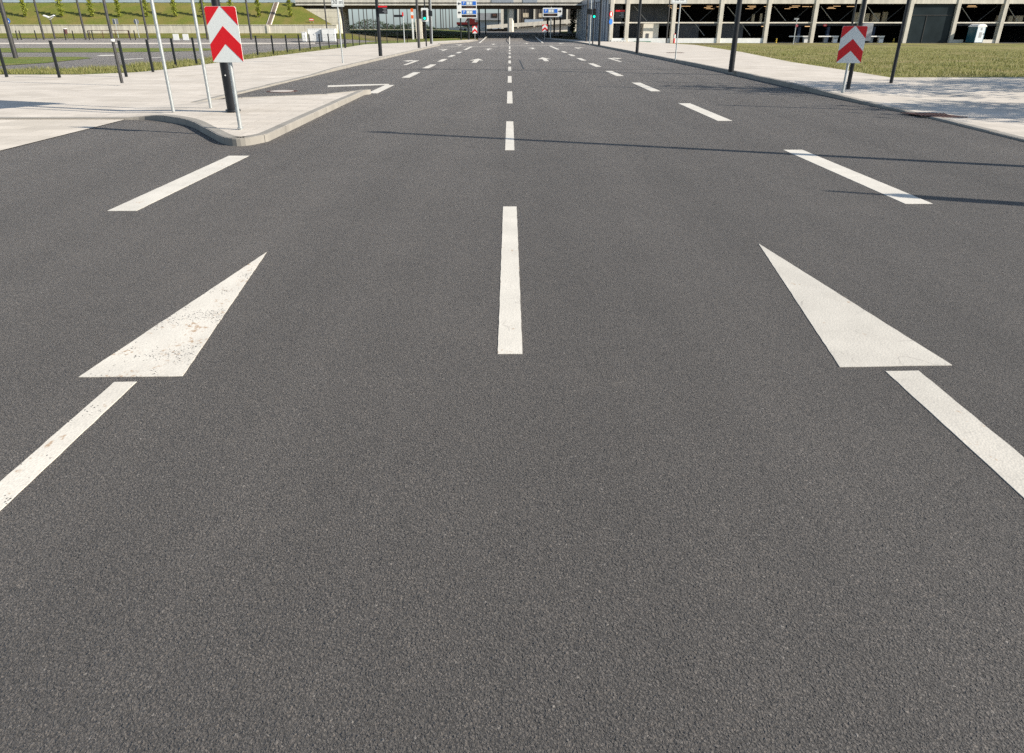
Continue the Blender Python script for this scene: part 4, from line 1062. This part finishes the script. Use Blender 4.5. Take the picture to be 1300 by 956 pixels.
# ------------------------------------------------------------------ guidance boards
def guidance(px0, px1, py0, py1, D, posts_px, rows, arrow, label, base_z):
    xc = (px0 + px1) / 2
    q = A(xc, py1, D); q.z = base_z
    t = empty('parking_board', q, label, 'parking sign', 'parking guidance boards')
    zt = A(xc, py0, D).z - q.z; zb = A(xc, py1, D).z - q.z; W = A(px1, py1, D).x - A(px0, py1, D).x
    mb = MB(); mb.face_y(rounded(-W / 2, W / 2, zb, zt, .06), -.10, .0); mb.build('board', M['white'], t)
    for pxp, rr, mm in posts_px:
        x = A(pxp, py1 + 2, D).x - q.x; mb = MB(); mb.tube((x, .12, -.2), (x, .12, zt + .1), rr, rr, 12); mb.build('post', M[mm], t)
    hrow = (zt - zb) / rows
    aw = W * .24
    for r_ in range(rows):
        z0 = zb + hrow * r_
        if arrow < 0: f0, f1 = -W / 2 + aw, W / 2 - .08; ax = -W / 2 + aw * .5
        else: f0, f1 = -W / 2 + .12, W / 2 - aw; ax = W / 2 - aw * .5
        fw = f1 - f0
        mb = MB(); mb.bb(f0, f0 + fw * .30, -.113, -.102, z0 + hrow * .45, z0 + hrow * .88); o1 = mb.build('blue_field', M['blue'], t)
        poly_text('P', hrow * .40, M['sign_white'], o1, (f0 + fw * .15, -.1155, z0 + hrow * .665))
        mb = MB(); mb.bb(f0 + fw * .32, f0 + fw * .74, -.113, -.102, z0 + hrow * .45, z0 + hrow * .88); mb.build('pale_field', M['blue_pale'], t)
        mb = MB(); mb.bb(f0 + fw * .36, f0 + fw * .52, -.117, -.1135, z0 + hrow * .52, z0 + hrow * .80); mb.bb(f0 + fw * .56, f0 + fw * .70, -.117, -.1135, z0 + hrow * .52, z0 + hrow * .80); mb.build('digits', M['sign_white'], t)
        mb = MB(); mb.bb(f0 + fw * .76, f1, -.113, -.102, z0 + hrow * .45, z0 + hrow * .88); mb.build('blue_field', M['blue'], t)
        mb = MB(); mb.bb(f0, f1, -.113, -.102, z0 + hrow * .10, z0 + hrow * .38); o2 = mb.build('display', M['display'], t)
        mb = MB(); mb.bb(f0 + fw * .3, f0 + fw * .8, -.1165, -.1135, z0 + hrow * .20, z0 + hrow * .26); mb.build('led_line', M['led'], o2)
        s = hrow * .13; zc = z0 + hrow * .62; k_ = arrow
        mb = MB(); mb.face_y([(ax + k_ * s * 1.6, zc), (ax, zc + s * 1.5), (ax, zc + s * .5), (ax - k_ * s * 1.5, zc + s * .5), (ax - k_ * s * 1.5, zc - s * .5), (ax, zc - s * .5), (ax, zc - s * 1.5)], -.113, -.102); mb.build('arrow', M['text'], t)
    return t
guidance(580.5, 605.5, .3, 23, 103.5, ((584.6, .09, 'black'), (594.5, .15, 'black')), 2, -1, 'white parking guidance board with two blue rows and arrows pointing left', .12)
guidance(689, 713.5, 10, 21.6, 108.6, ((699.5, .08, 'galv'),), 1, 1, 'white parking guidance board with one blue row and arrow pointing right', .2)
for px0, py0, px1, D, r_, lab in ((608.5, 34, 609, 120, .14, 'black mast just right of the double parking board'), (616.5, 36, 616.5, 124, .10, 'thin black mast between the double board and the far hall'),
                                  (695, 42, 695.5, 118, .15, 'thick black mast behind the single parking board'), (703.5, 40, 704, 122, .14, 'black mast behind the middle of the single parking board'), (711, 40, 711, 124, .13, 'black mast behind the arrow of the single parking board')):
    q = A(px0, py0, D); q.z = rise(D)
    t = empty('slim_mast', q, lab, 'mast', 'black masts under the bridge')
    mb = MB(); mb.tube((0, 0, -.2), (0, 0, 9), r_, r_ * .8, 12); mb.build('shaft', M['black'], t)
    mb = MB(); mb.tube((0, 0, 9), (0, 0, 9.08), r_, r_ * .3, 12); mb.build('cap', M['black'], t)

# notice boards with a red header
q = G(483.2, 70.8, .12); D = q.y - .15
def red_notice(x0p, x1p, y0p, y1p, D, label, base_z, lines, back='dark_post'):
    xc = (x0p + x1p) / 2; q = A(xc, y1p, D); zt = A(xc, y0p, D).z
    W = A(x1p, y1p, D).x - A(x0p, y1p, D).x; Hh = zt - q.z
    t = empty('information_notice', q, label, 'notice')
    mb = MB(); mb.bb(-W / 2, W / 2, -.02, .02, 0, Hh); mb.build('panel', M[back], t)
    mb = MB(); mb.bb(-W / 2, W / 2, -.026, -.0205, Hh * .78, Hh * .97); mb.build('header', M['sign_red'], t)
    mb = MB()
    for k in range(lines):
        z0 = Hh * (.64 - .17 * k); ww = W * (.42, .34, .46, .3)[k % 4]; mb.bb(W / 2 - .08 * W - ww, W / 2 - .08 * W, -.026, -.0205, z0 - Hh * .035, z0 + Hh * .035)
    mb.build('text_lines', M['sign_back'], t)
red_notice(480.8, 492, 7, 17.6, D, 'dark notice with a red header fixed to a lamp column on the left footway', .12, 4)

# finger sign post
q = G(513.6, 54.6, .1)
t = empty('finger_post', q, 'thin post with a dark finger board and red tip on the left footway', 'sign post')
zt = A(511, 15, q.y).z - q.z; zb = A(507, 20.4, q.y).z - q.z
mb = MB(); mb.tube((0, 0, -.1), (0, 0, zt), .06, .05, 10); mb.build('post', M['galv'], t)
mb = MB(); mb.bb(-.95, -.06, -.03, .03, zb - .1, zb + .12); mb.build('finger_board', M['dark_post'], t)
mb = MB(); mb.bb(-.07, .07, -.07, -.051, zb + .0, zt - .05); mb.build('red_tip', M['sign_red'], t)

# ------------------------------------------------------------------ traffic lights
def signal(px, py, ptop, box, D, label, board, zb, lit=True):
    q = G(px, py, zb); xc = (box[0] + box[2]) / 2
    t = empty('traffic_light', q, label, 'traffic light', 'traffic lights')
    z1, z0 = A(xc, box[1], q.y).z - q.z, A(xc, box[3], q.y).z - q.z; W = A(box[2], box[3], q.y).x - A(box[0], box[3], q.y).x
    W = max(W, .26); W = .30; h3 = z1 - z0
    mb = MB(); mb.tube((0, .1, -.02), (0, .1, z1 + 3), .06, .05, 12); mb.build('mast', M['dark_post'], t)
    if board:
        mb = MB(); mb.face_y(rounded(-W * 1.0, W * 1.0, z0 - .12, z1 + .16, .08), -.02, .0); mb.build('backing_board', M['sign_white'], t)
    mb = MB(); mb.bb(-W / 2, W / 2, -.20, -.021, z0, z1); mb.build('housing', M['black'], t, .02)
    for k in range(3):
        zc = z0 + h3 * (k + .5) / 3
        mb = MB(); mb.tube((0, -.202, zc), (0, -.212, zc), h3 * .125, h3 * .125, 20); lens = mb.build('lens', M['green_lamp'] if (k == 0 and lit) else M['dead_lamp'], t)
        mb = MB(); n = 12; vs = []
        for j in range(n + 1):
            a_ = R(-20 + 220 * j / n); rr = h3 * .145
            for yy in (-.2, -.40 + .06 * abs(j - n / 2) / (n / 2)): vs.append((rr * math.cos(a_), yy, zc + rr * math.sin(a_)))
        mb.add(vs, [(2 * j, 2 * j + 1, 2 * j + 3, 2 * j + 2) for j in range(n)]); mb.build('visor', M['black'], lens)
    return t
signal(541.2, 58.6, 0, (538.5, 12.8, 542.5, 25.5), 72, 'green traffic light with a white backing board on the left footway', True, .12)
signal(752.5, 55.9, 0, (751.5, 11, 755, 23.0), 80, 'green traffic light without backing board on the right footway', False, .12)
# the heads seen from the side
for px, py, hx, y0, y1, lab in ((549.0, 55.8, 547.4, 13.5, 20.5, 'black signal head seen from the side on the left mast'), (748.6, 56.3, 747.6, 11.5, 18.5, 'black signal head seen from the side beside the right green light')):
    q = G(px, py, .12); z1, z0 = A(hx, y0, q.y).z - q.z, A(hx, y1, q.y).z - q.z
    t = empty('traffic_light', q, lab, 'traffic light', 'traffic lights')
    mb = MB(); mb.tube((0, .1, -.02), (0, .1, z1 + 2), .05, .045, 12); mb.build('mast', M['galv'], t)
    mb = MB(); mb.bb(-.12, .12, -.14, .04, z0, z1); mb.build('housing', M['black'], t, .02)
    for k in range(3):
        mb = MB(); zc = z0 + (z1 - z0) * (k + .5) / 3; mb.tube((-.12, -.05, zc + .04), (-.34, -.05, zc + .02), .1, .09, 12, 0, False); mb.build('visor', M['black'], t)
# small round no-entry style discs on a mast at the corner of the garage
q = A(774.6, 52.8, 87.2); q.z = .1
t = empty('traffic_sign', q, 'thin mast with a red rimmed disc over a blue disc at the garage corner', 'traffic sign')
mb = MB(); zt = A(774.5, 13, 87.2).z; mb.tube((-.08, 0, -.1), (-.08, 0, zt), .04, .04, 10); mb.build('mast', M['galv'], t)
for pa, mm, nm in ((18, 'sign_red', 'red_disc'), (27.5, 'blue', 'blue_disc')):
    zc = A(774.5, pa, 87.2).z - .1; mb = MB(); mb.tube((-.05, -.09, zc), (-.08, -.06, zc), .30, .30, 24)
    o = mb.build(nm, M[mm], t)
    if nm == 'red_disc':
        mb = MB(); mb.tube((-.04, -.099, zc), (-.05, -.092, zc), .22, .22, 24); mb.build('disc_centre', M['sign_white'], o)

# ------------------------------------------------------------------ parking garage
YP = 88.0
def zP(py): return A(900, py, YP).z
z_rail0, z_rail1, z_beam = zP(29.6), zP(28.0), zP(4.7)
t = empty('parking_garage', (11.7, YP, 0), 'multi storey parking garage with pale concrete columns and dark open bays', 'parking garage')
OX = 11.7
def B(mb, x0, x1, y0, y1, z0, z1, mi=0): return mb.bb(x0 - OX, x1 - OX, y0, y1, z0, z1, mi)
colx = [11.9, 13.74] + [19.15 + 5.5 * k for k in range(10)]
XE = colx[-1]
DEP = 27.0
for i, x in enumerate(colx):
    mb = MB(); B(mb, x - .22, x + .22, -.02, .62, -.3, z_beam + .84); mb.build('column', M['concrete'], t, .02)
mb = MB(); B(mb, 11.5, XE + .4, .06, .5, z_beam, z_beam + .85); mb.build('edge_beam', M['concrete'], t)
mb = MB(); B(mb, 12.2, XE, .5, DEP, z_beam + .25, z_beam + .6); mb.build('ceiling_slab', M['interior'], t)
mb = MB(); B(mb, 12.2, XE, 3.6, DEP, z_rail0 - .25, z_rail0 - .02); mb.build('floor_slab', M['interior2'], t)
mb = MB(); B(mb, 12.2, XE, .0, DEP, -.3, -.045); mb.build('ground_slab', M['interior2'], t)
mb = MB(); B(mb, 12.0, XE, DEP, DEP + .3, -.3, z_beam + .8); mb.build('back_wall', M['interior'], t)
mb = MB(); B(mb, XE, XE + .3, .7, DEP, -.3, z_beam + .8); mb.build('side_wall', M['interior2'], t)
# the balustrade rail between the columns, bay by bay
for i in range(len(colx) - 1):
    a_, b_ = colx[i] + .225, colx[i + 1] - .225
    if i != 7:
        mb = MB(); B(mb, a_, b_, .16, .30, z_rail0, z_rail1); mb.build('spandrel_rail', M['offwhite'] if i < 11 else M['grey_post'], t)
    if i <= 3 or i == 8:
        mb = MB()
        if i == 8: B(mb, a_, a_ + 1.3, .1, .4, -.3, .32); B(mb, a_ + 3.0, b_, .1, .4, -.3, .32)
        else: B(mb, a_, b_, .1, .4, -.3, zP(48.6))
        mb.build('low_wall', M['white'] if i < 8 else M['offwhite'], t)
    # dark panels behind the bays
    if i <= 3:
        mb = MB(); w0 = a_ + (b_ - a_) * (.1, .05, .06, .12)[i % 4]; w1 = a_ + (b_ - a_) * (.9, .75, .72, .7)[i % 4]
        B(mb, w0, w1, 3.2, 3.3, -.1, z_rail0 - .1); mb.build('dark_panel', M['interior2'], t)
        if i in (0, 1):
            mb = MB(); B(mb, a_, b_, 2.6, 2.7, z_rail1, z_beam); mb.build('dark_panel', M['interior2'], t)
    if i == 7:
        mb = MB(); B(mb, a_, b_, .30, .34, -.1, z_beam); mb.build('glazing', M['glass'], t)
        mb = MB(); B(mb, a_, b_, .25, .29, 2.9, 2.96); B(mb, a_ + 1.9, a_ + 1.96, .25, .29, -.1, 2.9); mb.build('glazing_bar', M['grey_post'], t)
    # bracing
    if i >= 1:
        wid = b_ - a_
        for s, (f0, zf0, f1, zf1) in enumerate(((.14, z_beam - .25, .46, z_rail1 + .12), (.98, z_beam - .2, .62, z_rail1 + .12)) if i != 7 else ((.3, z_beam - .6, .6, z_rail1 + .3),)):
            mb = MB(); mb.tube((a_ + wid * f0 - OX, 1.2, zf0), (a_ + wid * f1 - OX, 1.2, zf1), .035, .035, 6); mb.build('bracing_rod', M['rod'] if s == 0 else M['interior2'], t)
        if i in (2, 3):
            mb = MB(); mb.tube((a_ + wid * .52 - OX, 1.2, z_rail0 - .05), (a_ + wid * .76 - OX, 1.2, .75), .035, .035, 6); mb.build('bracing_rod', M['rod'], t)
    # lit tubes under the ceilings
    if 2 <= i <= 6 or i == 9:
        for s in range(4):
            fx = (.12, .42, .58, .8)[s] + random.uniform(-.05, .05); yy = (9.0, 16.0, 12.0, 22.0)[s] + random.uniform(-1.5, 1.5); ln = random.uniform(.7, 1.3)
            mb = MB(); xx = a_ + (b_ - a_) * fx; B(mb, xx, xx + ln, yy, yy + .12, z_beam - .0, z_beam + .04); mb.build('ceiling_light', M['lamp_warm'], t)
    if i in (3, 4, 5, 6):
        for s in range(2):
            mb = MB(); xx = a_ + 5 * (.3, .55)[s]; B(mb, xx, xx + .7, 7 + 3 * s, 7.1 + 3 * s, z_rail0 - .34, z_rail0 - .27); mb.build('ceiling_light', M['lamp_warm'], t)
# pale stair box with a small door
mb = MB(); xa, xb = A(817.5, 45, YP).x, A(837, 45, YP).x; B(mb, xa, xb, .7, 3.0, -.1, z_rail0 - .03); sb = mb.build('stair_box', M['offwhite'], t)
mb = MB(); xa, xb = A(821.5, 45, YP).x, A(825, 45, YP).x; B(mb, xa, xb, .66, .695, -.05, zP(42.5)); mb.build('door', M['interior2'], sb)
# clad flank that runs away from the viewer
FX0, FY0, FX1, FY1 = 11.55, 88.3, 10.25, 116.0
dv = Vector((FX1 - FX0, FY1 - FY0)); L_ = dv.length; dv.normalize(); ang = math.atan2(dv.y, dv.x)
def flank(u, off, z): return Vector((FX0 + dv.x * u - dv.y * off - OX, FY0 + dv.y * u + dv.x * off - YP, z))
def flank_box(u0, u1, o0, o1, z0, z1, name, m):
    c = (flank(u0, o0, z0) + flank(u1, o1, z1)) / 2; mb = MB(); mb.box(c, (u1 - u0, abs(o1 - o0), z1 - z0), ang); return mb.build(name, m, t)
z_l0, z_l1 = A(731, 16.6, 116).z, A(731, 14.2, 116).z
mb = MB()
c8 = [flank(u_, o_, z_) for u_, z1_ in ((0, 4.66), (L_, 5.4)) for o_ in (-.5, -.1) for z_ in (-.2, z1_)]
mb.add(c8, [(0, 4, 5, 1), (2, 3, 7, 6), (1, 5, 7, 3), (0, 1, 3, 2), (4, 6, 7, 5)]); mb.build('flank_wall', M['clad_dark'], t)
flank_box(0, L_, -.1, .12, z_l0 + .9, z_l1 + 1.15, 'flank_ledge', M['clad_blue'])
u = .3; k = 0
while u < L_ - .5:
    wd = random.choice((.5, .7, .9, 1.3)); flank_box(u, u + wd, -.1, .05, -.1, z_l0 + .88, 'flank_slat', M['clad_blue']); u += wd + random.choice((.35, .6, 1.0)); k += 1
flank_box(L_, L_ + .3, -12, -.1, -.2, 5.4, 'flank_end', M['clad_dark'])
# red headed notice behind the first bay
red_notice(781, 792.5, 12.5, 23, YP + .25, 'dark notice with a red header in the narrow end bay of the garage', 0, 4, 'black')
# fire hydrant style red pillar
q = A(855.5, 53.5, 87.3); q.z = -.06
t = empty('hydrant_pillar', q, 'small red and white pillar at a garage column', 'hydrant')
mb = MB(); mb.tube((0, 0, 0), (0, 0, .55), .10, .09, 12); mb.build('body', M['sign_red'], t)
mb = MB(); mb.tube((0, 0, .55), (0, 0, .95), .13, .13, 12); mb.build('head', M['sign_white'], t)
mb = MB(); mb.tube((0, 0, .95), (0, 0, 1.02), .14, .05, 12); mb.build('cap', M['sign_red'], t)
# ticket barriers
for n_, (px0, px1, lab) in enumerate(((1001, 1026, 'white ticket barrier beside the thin grey sign post in the garage'), (1038, 1063, 'white ticket barrier just left of the shaded chevron sign in the garage'), (1097, 1121, 'white ticket barrier just right of the shaded chevron sign in the garage'))):
    q = A(px1 - 4, 54.6, 89.2); q.z = -.045
    t = empty('ticket_barrier', q, lab, 'barrier', 'ticket barriers in the garage')
    zt = zP(45.3); xl_ = A(px0, 46, 89.2).x - q.x
    mb = MB(); mb.bb(-.26, .26, -.2, .2, 0, zt - .02); mb.build('cabinet', M['white'], t, .03)
    mb = MB(); mb.bb(xl_, .3, -.24, -.205, zt - .1, zt + .02); mb.build('arm', M['white'], t)
    mb = MB(); mb.bb(-1.25, -.85, .1, .5, 0, zt - .15); mb.build('ticket_machine', M['sign_back'], t, .02)
    mb = MB(); mb.bb(-.72, -.42, .9, 1.3, 0, 1.75); mb.build('blue_column', mat('blue_column', (.012, .03, .075), .5), t)
    mb = MB(); mb.bb(-.22, .22, -.212, -.2005, zt * .55, zt * .8); mb.build('label_panel', M['sign_back'], t)
for px, lab in ((985, 'yellow and black bollard in the garage bay with the thin sign post before it'), (1134, 'yellow and black bollard in the garage bay right of the shaded chevron')):
    q = A(px, 54.4, 88.8); q.z = -.045
    t = empty('safety_bollard', q, lab, 'bollard', 'yellow and black bollards')
    h_ = zP(48.2) + .05
    for j in range(6):
        mb = MB(); mb.tube((0, 0, h_ * j / 6 + .001), (0, 0, h_ * (j + 1) / 6 - .001), .09, .09, 12); mb.build('band', M['black'] if j % 2 else M['yellow'], t)
# round red no-entry discs under the slab
for px, py, lab in ((1047.5, 32, 'red disc hanging above the ticket barrier left of the shaded chevron'),):
    q = A(px, py, 89.5)
    t = empty('hanging_sign', q, lab, 'sign')
    mb = MB(); mb.face_y([(.24 * math.cos(a_ * .393), .14 * math.sin(a_ * .393)) for a_ in range(16)], -.01, .01); mb.build('disc', M['sign_red'], t)
    mb = MB(); mb.bb(-.14, .14, -.014, -.0105, -.03, .03); mb.build('bar', M['sign_white'], t)
    mb = MB(); mb.bb(-.01, .01, 0, .02, .14, .3); mb.build('hanger', M['grey_post'], t)
# portable toilet
q = A(1236, 54.3, 87.2); q.z = -.06
t = empty('portable_toilet', q, 'teal portable toilet with a white door and rounded white roof', 'portable toilet')
hh = A(1245, 30.5, 87.2).z - q.z; ww = .62
RZ = R(12); t.rotation_euler.z = RZ
mb = MB(); mb.bb(-ww, ww, -ww, ww, .06, hh - .3); mb.build('cabin', M['teal'], t, .04)
mb = MB(); mb.bb(-ww - .03, ww + .03, -ww - .03, ww + .03, 0, .06); mb.build('skid', M['grey_post'], t)
mb = MB(); n = 10; vs = []
prof = [(-ww - .04, hh - .3)] + [((ww + .04) * math.cos(math.pi - math.pi * j / n), hh - .3 + .30 * math.sin(math.pi * j / n)) for j in range(1, n)] + [(ww + .04, hh - .3)]
mb.face_y(prof, -ww - .05, ww + .05); mb.build('roof', M['white'], t, .02)
# door on the face that looks at the street, on +x side after the turn
mb = MB(); mb.bb(ww + .002, ww + .03, -ww + .12, ww - .12, .1, hh - .34); mb.build('side_panel', M['teal'], t)
mb = MB(); mb.bb(-ww + .08, ww - .12, -ww - .03, -ww - .002, .1, hh - .33); dr = mb.build('door', mat('door_pale', (.50, .55, .60), .5, 0, .06, 4), t, .01)
mb = MB(); mb.bb(-.16, .2, -ww - .042, -ww - .031, hh * .3, hh * .58); mb.bb(-.1, .12, -ww - .042, -ww - .031, hh * .68, hh * .8); mb.build('notice', M['sign_back'], dr)
mb = MB(); mb.bb(ww - .24, ww - .17, -ww - .06, -ww - .031, hh * .45, hh * .52); mb.build('handle', M['black'], dr)
# stacked pale boxes on the first floor
bi = 0
def carton(px0, px1, py0, py1, lab, yy=91.8):
    q = A((px0 + px1) / 2, py1, yy); q.z = z_rail0 - .02; W = A(px1, py1, yy).x - A(px0, py1, yy).x; hh = A(px0, py0, yy).z - q.z
    t = empty('crate', q, lab, 'crate', 'pale crates on the garage deck')
    mb = MB(); mb.bb(-W / 2, W / 2, -W * .35, W * .35, .1, hh); mb.build('body', M['box'], t, .015)
    mb = MB(); mb.bb(-W / 2, W / 2, -W * .35, W * .35, 0, .03)
    for s in (-1, 0, 1): mb.bb(s * W * .42 - .05, s * W * .42 + .05, -W * .35, W * .35, .03, .098)
    mb.build('pallet', M['bark'], t)
for a_ in ((1082.5, 1092, 16, 27.5, 'pale crate directly above the shaded chevron sign'), (1094.5, 1101.5, 17, 27.5, 'pale crate half behind the black post above the grey plate'), (1105.5, 1114.5, 16.5, 27.5, 'pale crate in the middle of the bay right of the shaded chevron'), (1119, 1125, 15, 24.5, 'tall pale crate next to the bracing right of the shaded chevron'),
           (1264.5, 1270, 19.5, 25.5, 'pale crate just left of the last visible garage column'), (1279, 1284, 20, 26, 'pale crate just right of the last visible garage column'), (1287, 1296, 20, 26, 'pale crate in the last bay at the edge of the picture'),
           (953.5, 957, 18, 27.5, 'narrow pale crate behind the rail by the thick lamp column'), (963.8, 966.6, 17, 27.5, 'thin pale upright crate next to a garage column')): carton(*a_)
# white cones on the garage deck kerb: small bright things on the low wall
mb = MB()
for k in range(7):
    B(mb, 11.95, 13.7, -.25, -.03, -.15, .28)
    break
for k in range(4): B(mb, 12.25 + k * .36, 12.41 + k * .36, -.256, -.2505, .02, .14, 1)
o = mb.build('kerb_block', [M['white'], M['black']]); o.location = (OX, YP, 0); tag(o, 'white block with dark slots at the foot of the garage corner', 'kerb block')
mb = MB(); mb.bb(0, 2.0, -.25, -.05, -.1, .16); o = mb.build('kerb_block', [mat('pale_green_paint', (.10, .22, .15), .6), M['black']]); o.location = (14.6, YP - .1, 0); tag(o, 'low greenish block at the foot of the garage beside the footway lamp', 'kerb block')
# tilted exhaust ducts standing for bright fittings
# ------------------------------------------------------------------ street trees outside the frame whose shade falls on the footway
def street_tree(loc, h_, r, n, label):
    t = empty('street_tree', loc, label, 'tree', 'street trees beside the footway')
    mb = MB(); mb.tube((0, 0, -.1), (.05, .02, h_ * .4), .12, .09, 12); mb.tube((.05, .02, h_ * .4), (.0, .05, h_ * .85), .09, .03, 10)
    tips = []
    for k in range(11):
        a_ = k * 2.4 + random.uniform(-.3, .3); zz = h_ * (.38 + .04 * k); ln = r * random.uniform(.6, 1.0)
        e = Vector((ln * math.cos(a_), ln * math.sin(a_), zz + ln * random.uniform(.35, .8))); tips.append(e); mb.tube((.03, .02, zz), e, .04, .012, 7, 0, False)
    mb.build('trunk', M['bark'], t)
    def cf():
        c = random.choice(tips) if random.random() < .8 else Vector((0, 0, h_ * .85))
        return c + Vector((random.gauss(0, r * .26), random.gauss(0, r * .26), random.gauss(0, r * .2))), random.uniform(.6, 1.3)
    mb = MB(); leaf_cloud(mb, cf, n, .17); mb.build('crown', M['linden'], t)
for loc, h_, r, n, lab in (((16.6, 16.4, .1), 6.0, 1.5, 2600, 'leafy street tree outside the frame shading the chevron sign'), ((17.4, 11.4, .08), 5.6, 1.5, 2600, 'leafy street tree outside the frame beside the drain cover'),
                           ((22.5, 17.2, .1), 6.2, 1.7, 2800, 'leafy street tree outside the frame shading the lawn corner'), ((25.0, 19.0, .1), 6.0, 1.6, 2600, 'leafy street tree outside the frame farther along the lawn edge')):
    street_tree(loc, h_, r, n, lab)
# sign posts just outside the frame whose shadows cross the road
t = empty('stepped_post', (8.7, 4.95, .02), 'stepped dark post outside the frame on the footway kerb', 'post')
mb = MB(); mb.tube((0, 0, -.05), (0, 0, 2.78), .10, .095, 16); mb.tube((0, 0, 2.78), (0, 0, 2.84), .095, .035, 16); mb.build('base_column', M['dark_post'], t)
mb = MB(); mb.tube((0, 0, 2.8), (0, 0, 3.14), .035, .03, 10); mb.build('spike', M['dark_post'], t)
for loc, h_, lab in (((12.6, 12.6, .05), 4.6, 'tall slim post outside the frame behind the footway'),):
    t = empty('slim_post', loc, lab, 'post'); mb = MB(); mb.tube((0, 0, -.05), (0, 0, h_), .05, .045, 12); mb.build('shaft', M['dark_post'], t)
    mb = MB(); mb.tube((0, 0, h_), (0, 0, h_ + .05), .05, .02, 12); mb.build('cap', M['dark_post'], t)

# ------------------------------------------------------------------ grass blades on the nearer verges
def blades(name, poly, n, hz, size, label, m=M['blade'], near=None):
    mb = MB(); xs = [p[0] for p in poly]; ys = [p[1] for p in poly]; c = 0; tries = 0
    while c < n and tries < n * 12:
        tries += 1
        x, y = random.uniform(min(xs), max(xs)), random.uniform(min(ys), max(ys))
        if near and random.random() > min(1.0, (near / max(y, .1)) ** 2): continue
        if not inside(x, y, poly): continue
        c += 1; z = hz(x, y); s = size * random.uniform(.5, 1.6) * (.55 + .9 * abs(math.sin(x * 1.3) * math.cos(y * .9 + x * .4)))
        for _ in range(2):
            a_ = random.uniform(0, 6.28); dx, dy = .012 * math.cos(a_), .012 * math.sin(a_); lx, ly = random.gauss(0, .35) * s, random.gauss(0, .35) * s
            mb.add([(x - dx, y - dy, z - .02), (x + dx, y + dy, z - .02), (x + lx, y + ly, z + s)], [(0, 1, 2)])
    return tag(mb.build(name, m), label, 'grass', None, 'stuff')
blades('grass', [(11.9, 22.75), (12.3, 27.1), (12.9, 33.7), (15.1, 48.2), (17.3, 69.5), (30, 69), (42, 50), (34, 22.7)], 26000, lambda x, y: hl(x, y), .075, 'short olive grass blades of the lawn', near=30)
blades('grass', [(-30, 25.5), (-15.0, 25.65), (-13.65, 26.65), (-13.15, 28.2), (-13.25, 36), (-13.5, 60), (-15.8, 60), (-15.6, 36), (-16.4, 29.0), (-19, 28.0), (-30, 28.2)], 14000, lambda x, y: .05, .11, 'rough grass blades along the fence posts', near=34)
